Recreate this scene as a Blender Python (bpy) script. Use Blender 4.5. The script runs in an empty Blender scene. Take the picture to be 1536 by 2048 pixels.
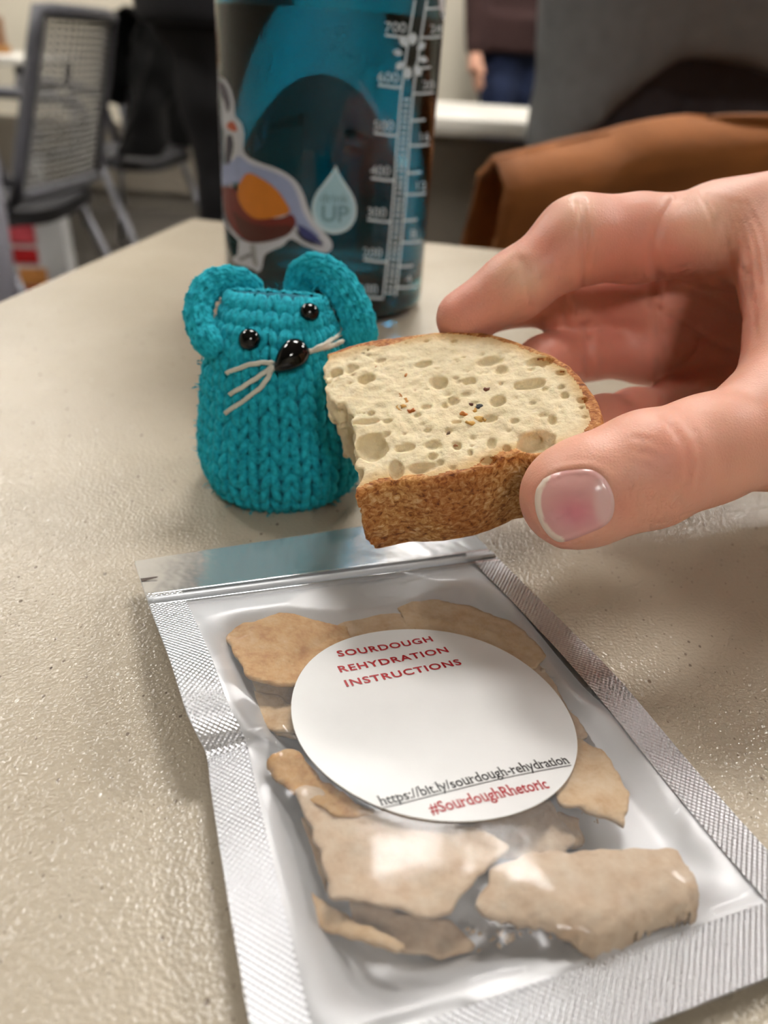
import bpy, bmesh, math, random
import numpy as np
from mathutils import Vector, Matrix
from mathutils.bvhtree import BVHTree

random.seed(7)
RNG = np.random.default_rng(7)
scene = bpy.context.scene
COL = scene.collection

# ---------------------------------------------------------------- camera
CAM_H = 0.108                      # above the table top (table top is z = 0)
FPX, PITCH, ROLL = 1580.0, math.radians(30.5), math.radians(4.0)
_right = np.array([1.0, 0, 0]); _up = np.array([0, math.sin(PITCH), math.cos(PITCH)])
FWD = np.array([0, math.cos(PITCH), -math.sin(PITCH)])
RGT = math.cos(ROLL) * _right + math.sin(ROLL) * _up
UPV = -math.sin(ROLL) * _right + math.cos(ROLL) * _up
ORI = np.array([0, 0, CAM_H])
cam_data = bpy.data.cameras.new('camera')
cam = bpy.data.objects.new('camera', cam_data)
COL.objects.link(cam)
cam.matrix_world = Matrix(((RGT[0], UPV[0], -FWD[0], ORI[0]), (RGT[1], UPV[1], -FWD[1], ORI[1]),
                           (RGT[2], UPV[2], -FWD[2], ORI[2]), (0, 0, 0, 1)))
cam_data.sensor_fit = 'VERTICAL'
cam_data.sensor_height = 36.0
cam_data.lens = FPX / 2048 * 36
cam_data.clip_start = 0.005
cam_data.clip_end = 60
cam_data.dof.use_dof = True
cam_data.dof.focus_distance = 0.152
cam_data.dof.aperture_fstop = 13.5
scene.camera = cam

# ---------------------------------------------------------------- world, exposure
world = bpy.data.worlds.new('world'); scene.world = world
world.use_nodes = True
world.node_tree.nodes['Background'].inputs[0].default_value = (0.75, 0.72, 0.66, 1)
world.node_tree.nodes['Background'].inputs[1].default_value = 0.3
scene.view_settings.view_transform = 'Standard'
scene.view_settings.look = 'None'
scene.view_settings.gamma = 1.0
scene.view_settings.use_curve_mapping = False
scene.view_settings.exposure = 0.15
cy = scene.cycles
cy.max_bounces = 6; cy.diffuse_bounces = 2; cy.glossy_bounces = 3; cy.transmission_bounces = 6; cy.transparent_max_bounces = 8
cy.caustics_reflective = False; cy.caustics_refractive = False
cy.use_adaptive_sampling = True; cy.adaptive_threshold = .12; cy.adaptive_min_samples = 12
LIGHT_STRENGTH = 30.0
FLOOR_Z, CEIL_Z = -0.74, 1.95

# ---------------------------------------------------------------- measuring helpers
def ray(px, py):
    return FWD + RGT * (px - 768) / FPX - UPV * (py - 1024) / FPX
def P(px, py, d):
    return ORI + ray(px, py) * d
def onz(px, py, z=0.0):
    r = ray(px, py)
    return ORI + r * ((z - CAM_H) / r[2])
def onplane(px, py, c, n):
    r = ray(px, py)
    return ORI + r * (((c - ORI) @ n) / (r @ n))
def project(pts):
    v = np.asarray(pts) - ORI
    d = v @ FWD
    return np.stack([768 + FPX * (v @ RGT) / d, 1024 - FPX * (v @ UPV) / d, d], -1)
def unit(v):
    v = np.asarray(v, float)
    return v / np.linalg.norm(v)
def lin(c):
    return tuple(((x / 255) / 12.92 if x / 255 <= 0.04045 else ((x / 255 + 0.055) / 1.055) ** 2.4) for x in c)
def smooth(a, b, x):
    t = np.clip((x - a) / (b - a), 0, 1)
    return t * t * (3 - 2 * t)

# ---------------------------------------------------------------- noise
def _hash(ix, iy, iz, s):
    h = (ix * 374761393 + iy * 668265263 + iz * 2147483647 + s * 974634777) & 0xffffffff
    h = ((h ^ (h >> 13)) * 1274126177) & 0xffffffff
    h = (h ^ (h >> 16)) & 0xffffffff
    return h / 4294967295.0
def vnoise(p, s=0):
    p = np.asarray(p, float)
    i = np.floor(p).astype(np.int64); f = p - i
    f = f * f * (3 - 2 * f)
    out = 0
    for dx in (0, 1):
        for dy in (0, 1):
            for dz in (0, 1):
                w = (f[..., 0] if dx else 1 - f[..., 0]) * (f[..., 1] if dy else 1 - f[..., 1]) * (f[..., 2] if dz else 1 - f[..., 2])
                out = out + w * _hash(i[..., 0] + dx, i[..., 1] + dy, i[..., 2] + dz, s)
    return out * 2 - 1
def fbm(p, octaves=3, s=0):
    o, a, t = 0, 1.0, 0
    p = np.asarray(p, float)
    for k in range(octaves):
        o = o + a * vnoise(p * 2 ** k, s + k); t += a; a *= 0.5
    return o / t

# ---------------------------------------------------------------- object helpers
def tag(o, label=None, cat=None, group=None, kind=None):
    if label: o['label'] = label
    if cat: o['category'] = cat
    if group: o['group'] = group
    if kind: o['kind'] = kind
    return o
def empty(name, loc=(0, 0, 0), rz=0.0):
    o = bpy.data.objects.new(name, None)
    o.location = tuple(loc); o.rotation_euler = (0, 0, rz); o.empty_display_size = 0.02
    COL.objects.link(o)
    return o
def link(name, me, mat=None, parent=None, flat=False):
    if mat is not None:
        for m in (mat if isinstance(mat, (list, tuple)) else [mat]):
            me.materials.append(m)
    if not flat:
        me.polygons.foreach_set('use_smooth', [True] * len(me.polygons))
    o = bpy.data.objects.new(name, me)
    COL.objects.link(o)
    if parent is not None:
        o.parent = parent
        o.matrix_parent_inverse = Matrix.Identity(4)
    return o
def mesh(name, v, f):
    me = bpy.data.meshes.new(name)
    if isinstance(v, np.ndarray): v = v.tolist()
    if isinstance(f, np.ndarray): f = f.tolist()
    me.from_pydata(v, [], f)
    me.validate(); me.update()
    return me
def add(name, v, f, mat, parent=None, flat=False, col=None, uv=None):
    """one mesh object; world-space vertices are moved into the parent's frame"""
    v = np.asarray(v, float)
    if parent is not None:
        mw = np.array(world_of(parent).inverted())
        v = v @ mw[:3, :3].T + mw[:3, 3]
    me = mesh(name, v, f)
    if col is not None:
        a = me.color_attributes.new('tint', 'FLOAT_COLOR', 'POINT')
        c = np.ones((len(v), 4)); c[:, :3] = col
        a.data.foreach_set('color', c.ravel())
    if uv is not None:
        l = me.uv_layers.new(name='uv')
        idx = np.empty(len(me.loops), int); me.loops.foreach_get('vertex_index', idx)
        l.data.foreach_set('uv', np.asarray(uv, float)[idx].ravel())
    return link(name, me, mat, parent, flat)
def world_of(o):
    m = Matrix.LocRotScale(o.location, o.rotation_euler, o.scale)
    return world_of(o.parent) @ m if o.parent else m

class MB:
    """collects shapes into one mesh"""
    def __init__(s): s.v = []; s.f = []
    def put(s, v, f):
        n = len(s.v)
        s.v += [tuple(p) for p in np.asarray(v, float)]
        s.f += [tuple(int(i) + n for i in q) for q in f]
        return s
    def box(s, c, size, rot=None, bev=0.0):
        hx, hy, hz = [k / 2 for k in size]
        b = min(bev, hx * .9, hy * .9, hz * .9)
        if b <= 0:
            v = np.array([(x, y, z) for x in (-hx, hx) for y in (-hy, hy) for z in (-hz, hz)])
            f = [(0, 1, 3, 2), (4, 6, 7, 5), (0, 4, 5, 1), (2, 3, 7, 6), (0, 2, 6, 4), (1, 5, 7, 3)]
        else:
            bm = bmesh.new()
            bmesh.ops.create_cube(bm, size=1)
            for q in bm.verts: q.co = (q.co.x * 2 * hx, q.co.y * 2 * hy, q.co.z * 2 * hz)
            bmesh.ops.bevel(bm, geom=bm.edges[:], offset=b, segments=2, profile=.5, affect='EDGES')
            bm.verts.index_update()
            v = np.array([q.co[:] for q in bm.verts]); f = [tuple(q.index for q in k.verts) for k in bm.faces]
            bm.free()
        if rot is not None: v = v @ np.asarray(rot).T
        return s.put(v + np.asarray(c, float), f)
    def tube(s, pts, r, n=10, caps=True, flatten=1.0, ref=(0, 0, 1)):
        pts = np.asarray(pts, float); m = len(pts)
        r = np.broadcast_to(np.asarray(r, float), (m,))
        t = np.gradient(pts, axis=0); t /= np.linalg.norm(t, axis=1)[:, None] + 1e-12
        ref = np.asarray(ref, float)
        a = np.cross(t, ref)
        bad = np.linalg.norm(a, axis=1) < 1e-3
        a[bad] = np.cross(t[bad], (1.0, 0.01, 0))
        a /= np.linalg.norm(a, axis=1)[:, None]
        b = np.cross(a, t)
        th = np.linspace(0, 2 * np.pi, n, endpoint=False)
        v = pts[:, None] + r[:, None, None] * (a[:, None] * np.cos(th)[None, :, None] + flatten * b[:, None] * np.sin(th)[None, :, None])
        f = []
        for i in range(m - 1):
            for j in range(n):
                k = (j + 1) % n
                f.append((i * n + j, i * n + k, (i + 1) * n + k, (i + 1) * n + j))
        if caps:
            f.append(tuple(range(n))[::-1]); f.append(tuple((m - 1) * n + j for j in range(n)))
        return s.put(v.reshape(-1, 3), f)
    def lathe(s, prof, c=(0, 0, 0), n=48, cap0=True, cap1=True):
        prof = np.asarray(prof, float); m = len(prof)
        th = np.linspace(0, 2 * np.pi, n, endpoint=False)
        v = np.stack([prof[:, 0][:, None] * np.cos(th), prof[:, 0][:, None] * np.sin(th), np.repeat(prof[:, 1][:, None], n, 1)], -1).reshape(-1, 3)
        f = [(i * n + j, i * n + (j + 1) % n, (i + 1) * n + (j + 1) % n, (i + 1) * n + j) for i in range(m - 1) for j in range(n)]
        if cap0: f.append(tuple(range(n))[::-1])
        if cap1: f.append(tuple((m - 1) * n + j for j in range(n)))
        return s.put(v + np.asarray(c, float), f)
    def ball(s, c, r, n=20, m=12, rot=None):
        th = np.linspace(0, np.pi, m + 1)[1:-1]; ph = np.linspace(0, 2 * np.pi, n, endpoint=False)
        v = [(0, 0, 1)] + [(math.sin(a) * math.cos(b), math.sin(a) * math.sin(b), math.cos(a)) for a in th for b in ph] + [(0, 0, -1)]
        v = np.array(v) * np.asarray(r, float)
        if rot is not None: v = v @ np.asarray(rot).T
        f = [(0, 1 + j, 1 + (j + 1) % n) for j in range(n)]
        for i in range(m - 2):
            for j in range(n):
                f.append((1 + i * n + j, 1 + (i + 1) * n + j, 1 + (i + 1) * n + (j + 1) % n, 1 + i * n + (j + 1) % n))
        q = 1 + (m - 1 - 1) * n; e = len(v) - 1
        f += [(q + j, e, q + (j + 1) % n) for j in range(n)]
        return s.put(v + np.asarray(c, float), f)
    def grid(s, g, closed_u=False):
        """g: (nu, nv, 3)"""
        nu, nv = g.shape[:2]
        f = []
        for i in range(nu if closed_u else nu - 1):
            k = (i + 1) % nu
            for j in range(nv - 1):
                f.append((i * nv + j, k * nv + j, k * nv + j + 1, i * nv + j + 1))
        return s.put(g.reshape(-1, 3), f)
    def build(s, name, mat, parent=None, flat=False):
        return add(name, np.array(s.v), s.f, mat, parent, flat)

def rotz(a): return np.array([[math.cos(a), -math.sin(a), 0], [math.sin(a), math.cos(a), 0], [0, 0, 1]])
def roty(a): return np.array([[math.cos(a), 0, math.sin(a)], [0, 1, 0], [-math.sin(a), 0, math.cos(a)]])
def rotx(a): return np.array([[1, 0, 0], [0, math.cos(a), -math.sin(a)], [0, math.sin(a), math.cos(a)]])
def spline(pts, n=40):
    """Catmull-Rom through pts (any dimension)"""
    p = np.asarray(pts, float)
    p = np.vstack([2 * p[0] - p[1], p, 2 * p[-1] - p[-2]])
    out = []
    seg = len(p) - 3
    for q in np.linspace(0, seg - 1e-6, n):
        i = int(q); t = q - i
        a, b, c, d = p[i], p[i + 1], p[i + 2], p[i + 3]
        out.append(.5 * (2 * b + (c - a) * t + (2 * a - 5 * b + 4 * c - d) * t * t + (3 * b - a - 3 * c + d) * t ** 3))
    return np.array(out)
def arclen(pts, n):
    pts = np.asarray(pts, float)
    s = np.r_[0, np.cumsum(np.linalg.norm(np.diff(pts, axis=0), axis=1))]
    t = np.linspace(0, s[-1], n)
    return np.stack([np.interp(t, s, pts[:, k]) for k in range(pts.shape[1])], -1)

# ---------------------------------------------------------------- signed-distance modelling (one continuous surface)
def sd_cone(p, a, b, ra, rb):
    a = np.asarray(a); b = np.asarray(b); ab = b - a
    t = np.clip(((p - a) @ ab) / (ab @ ab + 1e-12), 0, 1)
    return np.linalg.norm(p - a - t[..., None] * ab, axis=-1) - (ra + (rb - ra) * t)
def sd_ball(p, c, r, rot=None):
    q = p - np.asarray(c)
    if rot is not None: q = q @ np.asarray(rot)
    r = np.broadcast_to(np.asarray(r, float), (3,))
    k = np.linalg.norm(q / r, axis=-1)
    return (k - 1) * r.min()
def smin(a, b, k):
    h = np.clip(.5 + .5 * (b - a) / k, 0, 1)
    return b + (a - b) * h - k * h * (1 - h)
def chain(p, nodes, k):
    d = None
    for (a, ra), (b, rb) in zip(nodes[:-1], nodes[1:]):
        e = sd_cone(p, a, b, ra, rb)
        d = e if d is None else smin(d, e, k)
    return d
def lattice(lo, hi, h):
    ax = [np.arange(lo[k], hi[k] + h, h) for k in range(3)]
    return np.stack(np.meshgrid(*ax, indexing='ij'), -1)
def surface_nets(F, lo, h):
    s = F < 0
    n = np.array(F.shape) - 1
    acc = np.zeros((*n, 3), np.float64); cnt = np.zeros(n, np.int32)
    sl = lambda o: tuple(slice(o[k], o[k] + n[k]) for k in range(3))
    cor = [(i, j, k) for i in (0, 1) for j in (0, 1) for k in (0, 1)]
    for a in cor:
        for ax in range(3):
            if a[ax]: continue
            b = list(a); b[ax] = 1; b = tuple(b)
            fa, fb = F[sl(a)], F[sl(b)]
            m = (fa < 0) != (fb < 0)
            if not m.any(): continue
            t = fa[m] / (fa[m] - fb[m])
            q = np.tile(np.array(a, float), (len(t), 1)); q[:, ax] += t
            acc[m] += q; cnt[m] += 1
    act = cnt > 0
    idx = -np.ones(n, np.int64); idx[act] = np.arange(act.sum())
    cells = np.argwhere(act)
    v = np.asarray(lo) + h * (cells + acc[act] / cnt[act][:, None])
    faces = []
    for ax in range(3):
        u, w = [(1, 2), (2, 0), (0, 1)][ax]
        A = [slice(None)] * 3; B = [slice(None)] * 3
        A[ax] = slice(0, -1); B[ax] = slice(1, None)
        ch = s[tuple(A)] != s[tuple(B)]
        e = np.argwhere(ch)
        ok = (e[:, u] > 0) & (e[:, w] > 0) & (e[:, u] < n[u]) & (e[:, w] < n[w])
        e = e[ok]
        if not len(e): continue
        def cell(du, dw):
            c = e.copy(); c[:, u] -= du; c[:, w] -= dw
            return idx[c[:, 0], c[:, 1], c[:, 2]]
        q = np.stack([cell(1, 1), cell(0, 1), cell(0, 0), cell(1, 0)], 1)
        flip = ~s[e[:, 0], e[:, 1], e[:, 2]]
        q[flip] = q[flip][:, ::-1]
        faces.append(q)
    return v, np.vstack(faces)
def sdf_eval(fn, lo, hi, h, B=8, margin=1.15):
    """evaluate fn only in blocks near the surface"""
    lo = np.asarray(lo, float); hi = np.asarray(hi, float)
    nb = np.ceil((hi - lo) / h / B).astype(int)
    bc = np.stack(np.meshgrid(*[lo[k] + (np.arange(nb[k]) * B + (B - 1) / 2) * h for k in range(3)], indexing='ij'), -1)
    dc = fn(bc.reshape(-1, 3)).reshape(nb)
    act = np.abs(dc) < margin * h * B * .87 + h
    F = np.repeat(np.repeat(np.repeat(dc, B, 0), B, 1), B, 2)
    ids = np.argwhere(act)
    off = np.stack(np.meshgrid(*[np.arange(B)] * 3, indexing='ij'), -1).reshape(-1, 3)
    FB = F.reshape(nb[0], B, nb[1], B, nb[2], B)
    for c0 in range(0, len(ids), 1500):
        q = ids[c0:c0 + 1500]
        pts = lo + h * (q[:, None, :] * B + off[None])
        d = fn(pts.reshape(-1, 3)).reshape(len(q), B, B, B)
        FB[q[:, 0], :, q[:, 1], :, q[:, 2], :] = d
    return F
def relax(v, f, it=3, lam=.5):
    f = np.asarray(f)
    e = np.vstack([f[:, [0, 1]], f[:, [1, 2]], f[:, [2, 3]], f[:, [3, 0]]])
    e = np.vstack([e, e[:, ::-1]])
    deg = np.bincount(e[:, 0], minlength=len(v)).clip(1)
    for _ in range(it):
        s = np.stack([np.bincount(e[:, 0], weights=v[e[:, 1], k], minlength=len(v)) for k in range(3)], -1)
        v = v + lam * (s / deg[:, None] - v)
    return v
def vnormals(v, f):
    f = np.asarray(f)
    n = np.cross(v[f[:, 2]] - v[f[:, 0]], v[f[:, 3]] - v[f[:, 1]])
    o = np.zeros_like(v)
    for k in range(4): np.add.at(o, f[:, k], n)
    return o / (np.linalg.norm(o, axis=1)[:, None] + 1e-15)
def seg_dist(q, poly, closed=False):
    """2-D distance from points q (...,2) to a polyline"""
    poly = np.asarray(poly, float)
    if closed: poly = np.vstack([poly, poly[:1]])
    best = np.full(q.shape[:-1], 1e9)
    for a, b in zip(poly[:-1], poly[1:]):
        ab = b - a
        t = np.clip(((q - a) @ ab) / (ab @ ab + 1e-18), 0, 1)
        best = np.minimum(best, np.linalg.norm(q - a - t[..., None] * ab, axis=-1))
    return best
def inside(q, poly):
    poly = np.asarray(poly, float); r = np.zeros(q.shape[:-1], bool)
    x, y = q[..., 0], q[..., 1]
    for a, b in zip(poly, np.roll(poly, -1, axis=0)):
        c = ((a[1] > y) != (b[1] > y))
        xi = (b[0] - a[0]) * (y - a[1]) / (b[1] - a[1] + 1e-18) + a[0]
        r ^= c & (x < xi)
    return r

# ---------------------------------------------------------------- materials
def nt(name):
    m = bpy.data.materials.new(name); m.use_nodes = True
    t = m.node_tree
    return m, t, t.nodes['Principled BSDF'], t.links
def node(t, kind, **kw):
    n = t.nodes.new(kind)
    for k, v in kw.items():
        if k.startswith('i_'):
            key = k[2:]
            key = int(key) if key.isdigit() else key.replace('_', ' ')
            n.inputs[key].default_value = v
        else: setattr(n, k, v)
    return n
def ramp(t, stops):
    r = t.nodes.new('ShaderNodeValToRGB')
    e = r.color_ramp.elements
    while len(e) < len(stops): e.new(.5)
    for k, (p, c) in enumerate(stops):
        e[k].position = p; e[k].color = (*c, 1) if len(c) == 3 else c
    return r
def plain(name, rgb, rough=.5, metal=0.0, var=.12, scale=40, bump=0.0, bscale=300, spec=.5, coat=0.0, emit=None, estr=0.0, sss=0.0):
    """procedural material: colour with noise variation and a noise bump; rgb in 0-255"""
    m, t, b, L = nt(name)
    c = lin(rgb)
    co = node(t, 'ShaderNodeTexCoord')
    nz = node(t, 'ShaderNodeTexNoise', i_Scale=scale, i_Detail=4.0)
    L.new(co.outputs['Object'], nz.inputs['Vector'])
    r = ramp(t, [(.25, tuple(k * (1 - var) for k in c)), (.75, tuple(min(1, k * (1 + var)) for k in c))])
    L.new(nz.outputs['Fac'], r.inputs['Fac']); L.new(r.outputs['Color'], b.inputs['Base Color'])
    b.inputs['Roughness'].default_value = rough; b.inputs['Metallic'].default_value = metal
    b.inputs['Specular IOR Level'].default_value = spec; b.inputs['Coat Weight'].default_value = coat
    if sss:
        b.inputs['Subsurface Weight'].default_value = sss
        b.inputs['Subsurface Scale'].default_value = .004
    if bump:
        n2 = node(t, 'ShaderNodeTexNoise', i_Scale=bscale, i_Detail=3.0)
        L.new(co.outputs['Object'], n2.inputs['Vector'])
        bp = node(t, 'ShaderNodeBump', i_Strength=bump, i_Distance=.001)
        L.new(n2.outputs['Fac'], bp.inputs['Height']); L.new(bp.outputs['Normal'], b.inputs['Normal'])
    if emit is not None:
        b.inputs['Emission Color'].default_value = (*lin(emit), 1); b.inputs['Emission Strength'].default_value = estr
    return m

# ================================================================ room
M_wall = plain('cream_wall_paint', (214, 206, 188), .8, var=.03, scale=3, bump=.05, bscale=200)
M_ceiling = plain('white_ceiling_tile', (225, 222, 214), .9, var=.05, scale=60)
M_carpet = plain('dark_carpet', (66, 61, 55), .95, var=.3, scale=120, bump=.6, bscale=900)
M_white = plain('white_laminate', (222, 218, 208), .4, var=.03)
M_taupe = plain('taupe_panel', (118, 110, 98), .6, var=.06)
M_lampframe = plain('white_lamp_frame', (230, 230, 226), .5, var=.02)
m, t, b, L = nt('lamp_diffuser')
b.inputs['Base Color'].default_value = (.9, .9, .88, 1)
b.inputs['Emission Color'].default_value = (1.0, .965, .915, 1)
b.inputs['Emission Strength'].default_value = LIGHT_STRENGTH
M_diffuser = m

RX0, RX1, RY0, RY1 = -3.4, 4.2, -3.0, 4.5
def slab(name, lo, hi, mat, kind='structure', parent=None):
    lo = np.array(lo, float); hi = np.array(hi, float)
    o = MB().box((lo + hi) / 2, hi - lo).build(name, mat, parent, flat=True)
    if kind: o['kind'] = kind
    return o
slab('floor', (RX0, RY0, FLOOR_Z - .05), (RX1, RY1, FLOOR_Z), M_carpet)
slab('ceiling', (RX0, RY0, CEIL_Z), (RX1, RY1, CEIL_Z + .05), M_ceiling)
slab('wall_back', (RX0, RY1, FLOOR_Z), (RX1, RY1 + .06, CEIL_Z), M_wall)
slab('wall_front', (RX0, RY0 - .06, FLOOR_Z), (RX1, RY0, CEIL_Z), M_wall)
slab('wall_left', (RX0 - .06, RY0, FLOOR_Z), (RX0, RY1, CEIL_Z), M_wall)
slab('wall_right', (RX1, RY0, FLOOR_Z), (RX1 + .06, RY1, CEIL_Z), M_wall)
slab('baseboard_back', (RX0, RY1 - .012, FLOOR_Z), (RX1, RY1, FLOOR_Z + .1), plain('grey_baseboard', (96, 90, 82), .6, var=.05))
slab('trim_1', (RX0, RY1 - .03, FLOOR_Z + .1), (-.35, RY1, FLOOR_Z + .42), M_taupe)

lamp_spots = [(.12, 1.4, 'nearest the camera, straight ahead'), (2.0, 1.4, 'nearest the camera, at the right'), (-1.8, 1.4, 'nearest the camera, at the left'), (.12, 3.3, 'near the back wall, straight ahead'), (2.0, 3.3, 'near the back wall, at the right'), (-1.8, 3.3, 'near the back wall, at the left'), (.6, -2.0, 'behind the camera')]
for x, y, where in lamp_spots:
    e = empty('ceiling_light', (x, y, CEIL_Z))
    tag(e, f'square white ceiling light panel {where}', 'ceiling light', 'ceiling light panels')
    fr = MB()
    for sx in (-1, 1): fr.box((x + sx * .3, y, CEIL_Z - .012), (.03, .63, .024))
    for sy in (-1, 1): fr.box((x, y + sy * .3, CEIL_Z - .012), (.57, .03, .024))
    fr.build('frame', M_lampframe, e, flat=True)
    MB().box((x, y, CEIL_Z - .008), (.57, .57, .008)).build('diffuser', M_diffuser, e, flat=True)

# ================================================================ the near table
m, t, b, L = nt('beige_speckled_laminate')
co = node(t, 'ShaderNodeTexCoord')
nz = node(t, 'ShaderNodeTexNoise', i_Scale=14.0, i_Detail=5.0)
L.new(co.outputs['Object'], nz.inputs['Vector'])
r0 = ramp(t, [(.3, lin((182, 169, 149))), (.7, lin((196, 184, 165)))])
L.new(nz.outputs['Fac'], r0.inputs['Fac'])
def specks(scale, thr, seed, soft=.04):
    vo = node(t, 'ShaderNodeTexVoronoi', i_Scale=scale, i_Randomness=1.0)
    mp = node(t, 'ShaderNodeMapping'); mp.inputs['Location'].default_value = (seed, seed * .7, 0)
    mp.inputs['Scale'].default_value = (1.5, 1.0, 1)
    L.new(co.outputs['Object'], mp.inputs['Vector']); L.new(mp.outputs['Vector'], vo.inputs['Vector'])
    # only some cells carry a speck: cell colour picks its size
    sp = node(t, 'ShaderNodeSeparateColor'); L.new(vo.outputs['Color'], sp.inputs['Color'])
    sz = node(t, 'ShaderNodeMapRange', i_1=.80, i_2=1.0, i_3=0.0, i_4=thr)
    L.new(sp.outputs['Red'], sz.inputs[0])
    su = node(t, 'ShaderNodeMath', operation='SUBTRACT'); L.new(sz.outputs[0], su.inputs[0]); L.new(vo.outputs['Distance'], su.inputs[1])
    mr = node(t, 'ShaderNodeMapRange', i_1=0.0, i_2=soft, i_3=0.0, i_4=1.0); L.new(su.outputs[0], mr.inputs[0])
    return mr
col = r0.outputs['Color']
for scale, thr, seed, c in ((330, .22, 3.1, (134, 120, 106)), (800, .28, 8.7, (150, 136, 120)), (210, .13, 21.3, (232, 228, 218)), (190, .13, 31.3, (104, 92, 84))):
    mk = specks(scale, thr, seed)
    mx = node(t, 'ShaderNodeMix', data_type='RGBA'); mx.inputs[7].default_value = (*lin(c), 1)
    L.new(mk.outputs[0], mx.inputs[0]); L.new(col, mx.inputs[6]); col = mx.outputs[2]
L.new(col, b.inputs['Base Color'])
b.inputs['Roughness'].default_value = .22
b.inputs['Specular IOR Level'].default_value = .5
v1 = node(t, 'ShaderNodeTexNoise', i_Scale=1300.0, i_Detail=1.0); L.new(co.outputs['Object'], v1.inputs['Vector'])
bp = node(t, 'ShaderNodeBump', i_Strength=.9, i_Distance=.00022)
L.new(v1.outputs['Fac'], bp.inputs['Height']); L.new(bp.outputs['Normal'], b.inputs['Normal'])
M_table = m
M_tableedge = plain('dark_table_edge', (88, 80, 70), .5, var=.05)
M_metal = plain('grey_metal', (128, 128, 134), .45, metal=.6, var=.04)

TC = onz(385, 437)
e1 = unit(onz(0, 605) - TC); e2 = unit(onz(950, 497) - TC)
e2 = unit(e2 - (e2 @ e1) * e1)
def TT(a, b_, z): return TC + e1 * a + e2 * b_ + np.array([0, 0, z])
tw, tl = .86, 1.25
tab = empty('table', TT(tw / 2, tl / 2, FLOOR_Z))
tag(tab, 'beige speckled laminate table the pouch and the knitted mouse stand on', 'table')
RT = np.stack([e2, -e1, np.array([0, 0, 1.0])], 1)
MB().box(TT(tw / 2, tl / 2, -.0015), (tl, tw, .003), RT).build('tabletop', M_table, tab, flat=True)
MB().box(TT(tw / 2, tl / 2, -.0165), (tl - .002, tw - .002, .027), RT).build('edge_band', M_tableedge, tab, flat=True)
for a in (.08, tw - .08):
    for c in (.1, tl - .1):
        p = TT(a, c, 0)
        MB().tube([(p[0], p[1], FLOOR_Z + .01), (p[0], p[1], -.03)], .02, 16).build('leg', M_metal, tab)
        MB().lathe([(.026, FLOOR_Z), (.026, FLOOR_Z + .01)], (p[0], p[1], 0), 16).build('foot', M_tableedge, tab)

# ================================================================ background furniture
M_chair = plain('grey_chair_plastic', (92, 92, 98), .55, var=.05)
M_chairmesh = plain('light_grey_chair_mesh', (150, 148, 144), .6, var=.05)
M_seat = plain('charcoal_seat', (58, 58, 62), .8, var=.1)
def chair(label, loc, heading, arms=True):
    """facing local +x; origin on the floor"""
    e = empty('office_chair', (loc[0], loc[1], FLOOR_Z), heading)
    tag(e, label, 'chair')
    W = world_of(e); W = np.array(W)
    def T(p): return np.asarray(p, float) @ W[:3, :3].T + W[:3, 3]
    # seat
    g = []
    us = np.linspace(-1, 1, 13)
    top = np.array([[(.21 * u + .02, .22 * w, .45 - .02 * (1 - w * w) * (1 - u * .5) - .02 * max(0, u) ** 3 - .008 * (abs(u) ** 8 + abs(w) ** 8)) for w in us] for u in us])
    bot = top.copy(); bot[..., 2] -= .035
    MB().grid(T(top)[:, ::-1]).grid(T(bot)).grid(np.stack([T(top)[0], T(bot)[0]])).grid(np.stack([T(bot)[-1], T(top)[-1]])).grid(np.stack([T(bot)[:, 0], T(top)[:, 0]])).grid(np.stack([T(top)[:, -1], T(bot)[:, -1]])).build('seat', M_seat, e)
    # back: frame around a woven panel
    def back(u, w):    # u -1..1 across, w 0..1 up
        return np.array([-.21 - .11 * w - .035 * (1 - u * u) * .6, (.215 - .03 * w) * u, .47 + (.40 if arms else .28) * w])
    loop = [back(-1, w) for w in np.linspace(0, 1, 8)] + [back(u, 1) for u in np.linspace(-1, 1, 9)[1:-1]] + [back(1, w) for w in np.linspace(1, 0, 8)] + [back(u, 0) for u in np.linspace(1, -1, 9)[1:]]
    MB().tube(T(loop), .018, 10).build('back_frame', M_chair, e)
    mp = MB()
    for w in np.linspace(.03, .97, 26):
        mp.tube(T([back(u, w) for u in np.linspace(-1, 1, 9)]), .0042, 5)
    for u in np.linspace(-.95, .95, 14):
        mp.tube(T([back(u, w) for w in np.linspace(0, 1, 7)]), .0035, 5)
    mp.build('back_mesh', M_chairmesh, e)
    for s in (-1, 1):
        MB().tube(T([(.16, s * .24, .42), (.22, s * .245, .02), (.20, s * .245, .012), (-.28, s * .245, .012), (-.30, s * .245, .02), (-.12, s * .24, .42)]), .013, 8).build('leg', M_metal, e)
        if arms: MB().tube(T(spline([(-.2, s * .235, .5), (-.17, s * .27, .63), (-.08, s * .275, .66), (.14, s * .275, .66), (.17, s * .27, .62), (.13, s * .25, .46)], 24)), .016, 8).build('armrest', M_chair, e)
        MB().tube(T([(-.13, s * .20, .43), (-.2, s * .2, .46), (-.215, s * .2, .49)]), .014, 8).build('bracket', M_chair, e)
    return e, T
chair('light grey mesh-back office chair standing beside the white and red paper bag', tuple(P(112, 170, 2.05)[:2] + np.array([-.22, -.02])), math.radians(174))
c2e, c2T = chair('grey office chair with a black coat thrown over its back', tuple(P(318, 150, 2.85)[:2] + np.array([-.22, .1])), math.radians(160))

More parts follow.
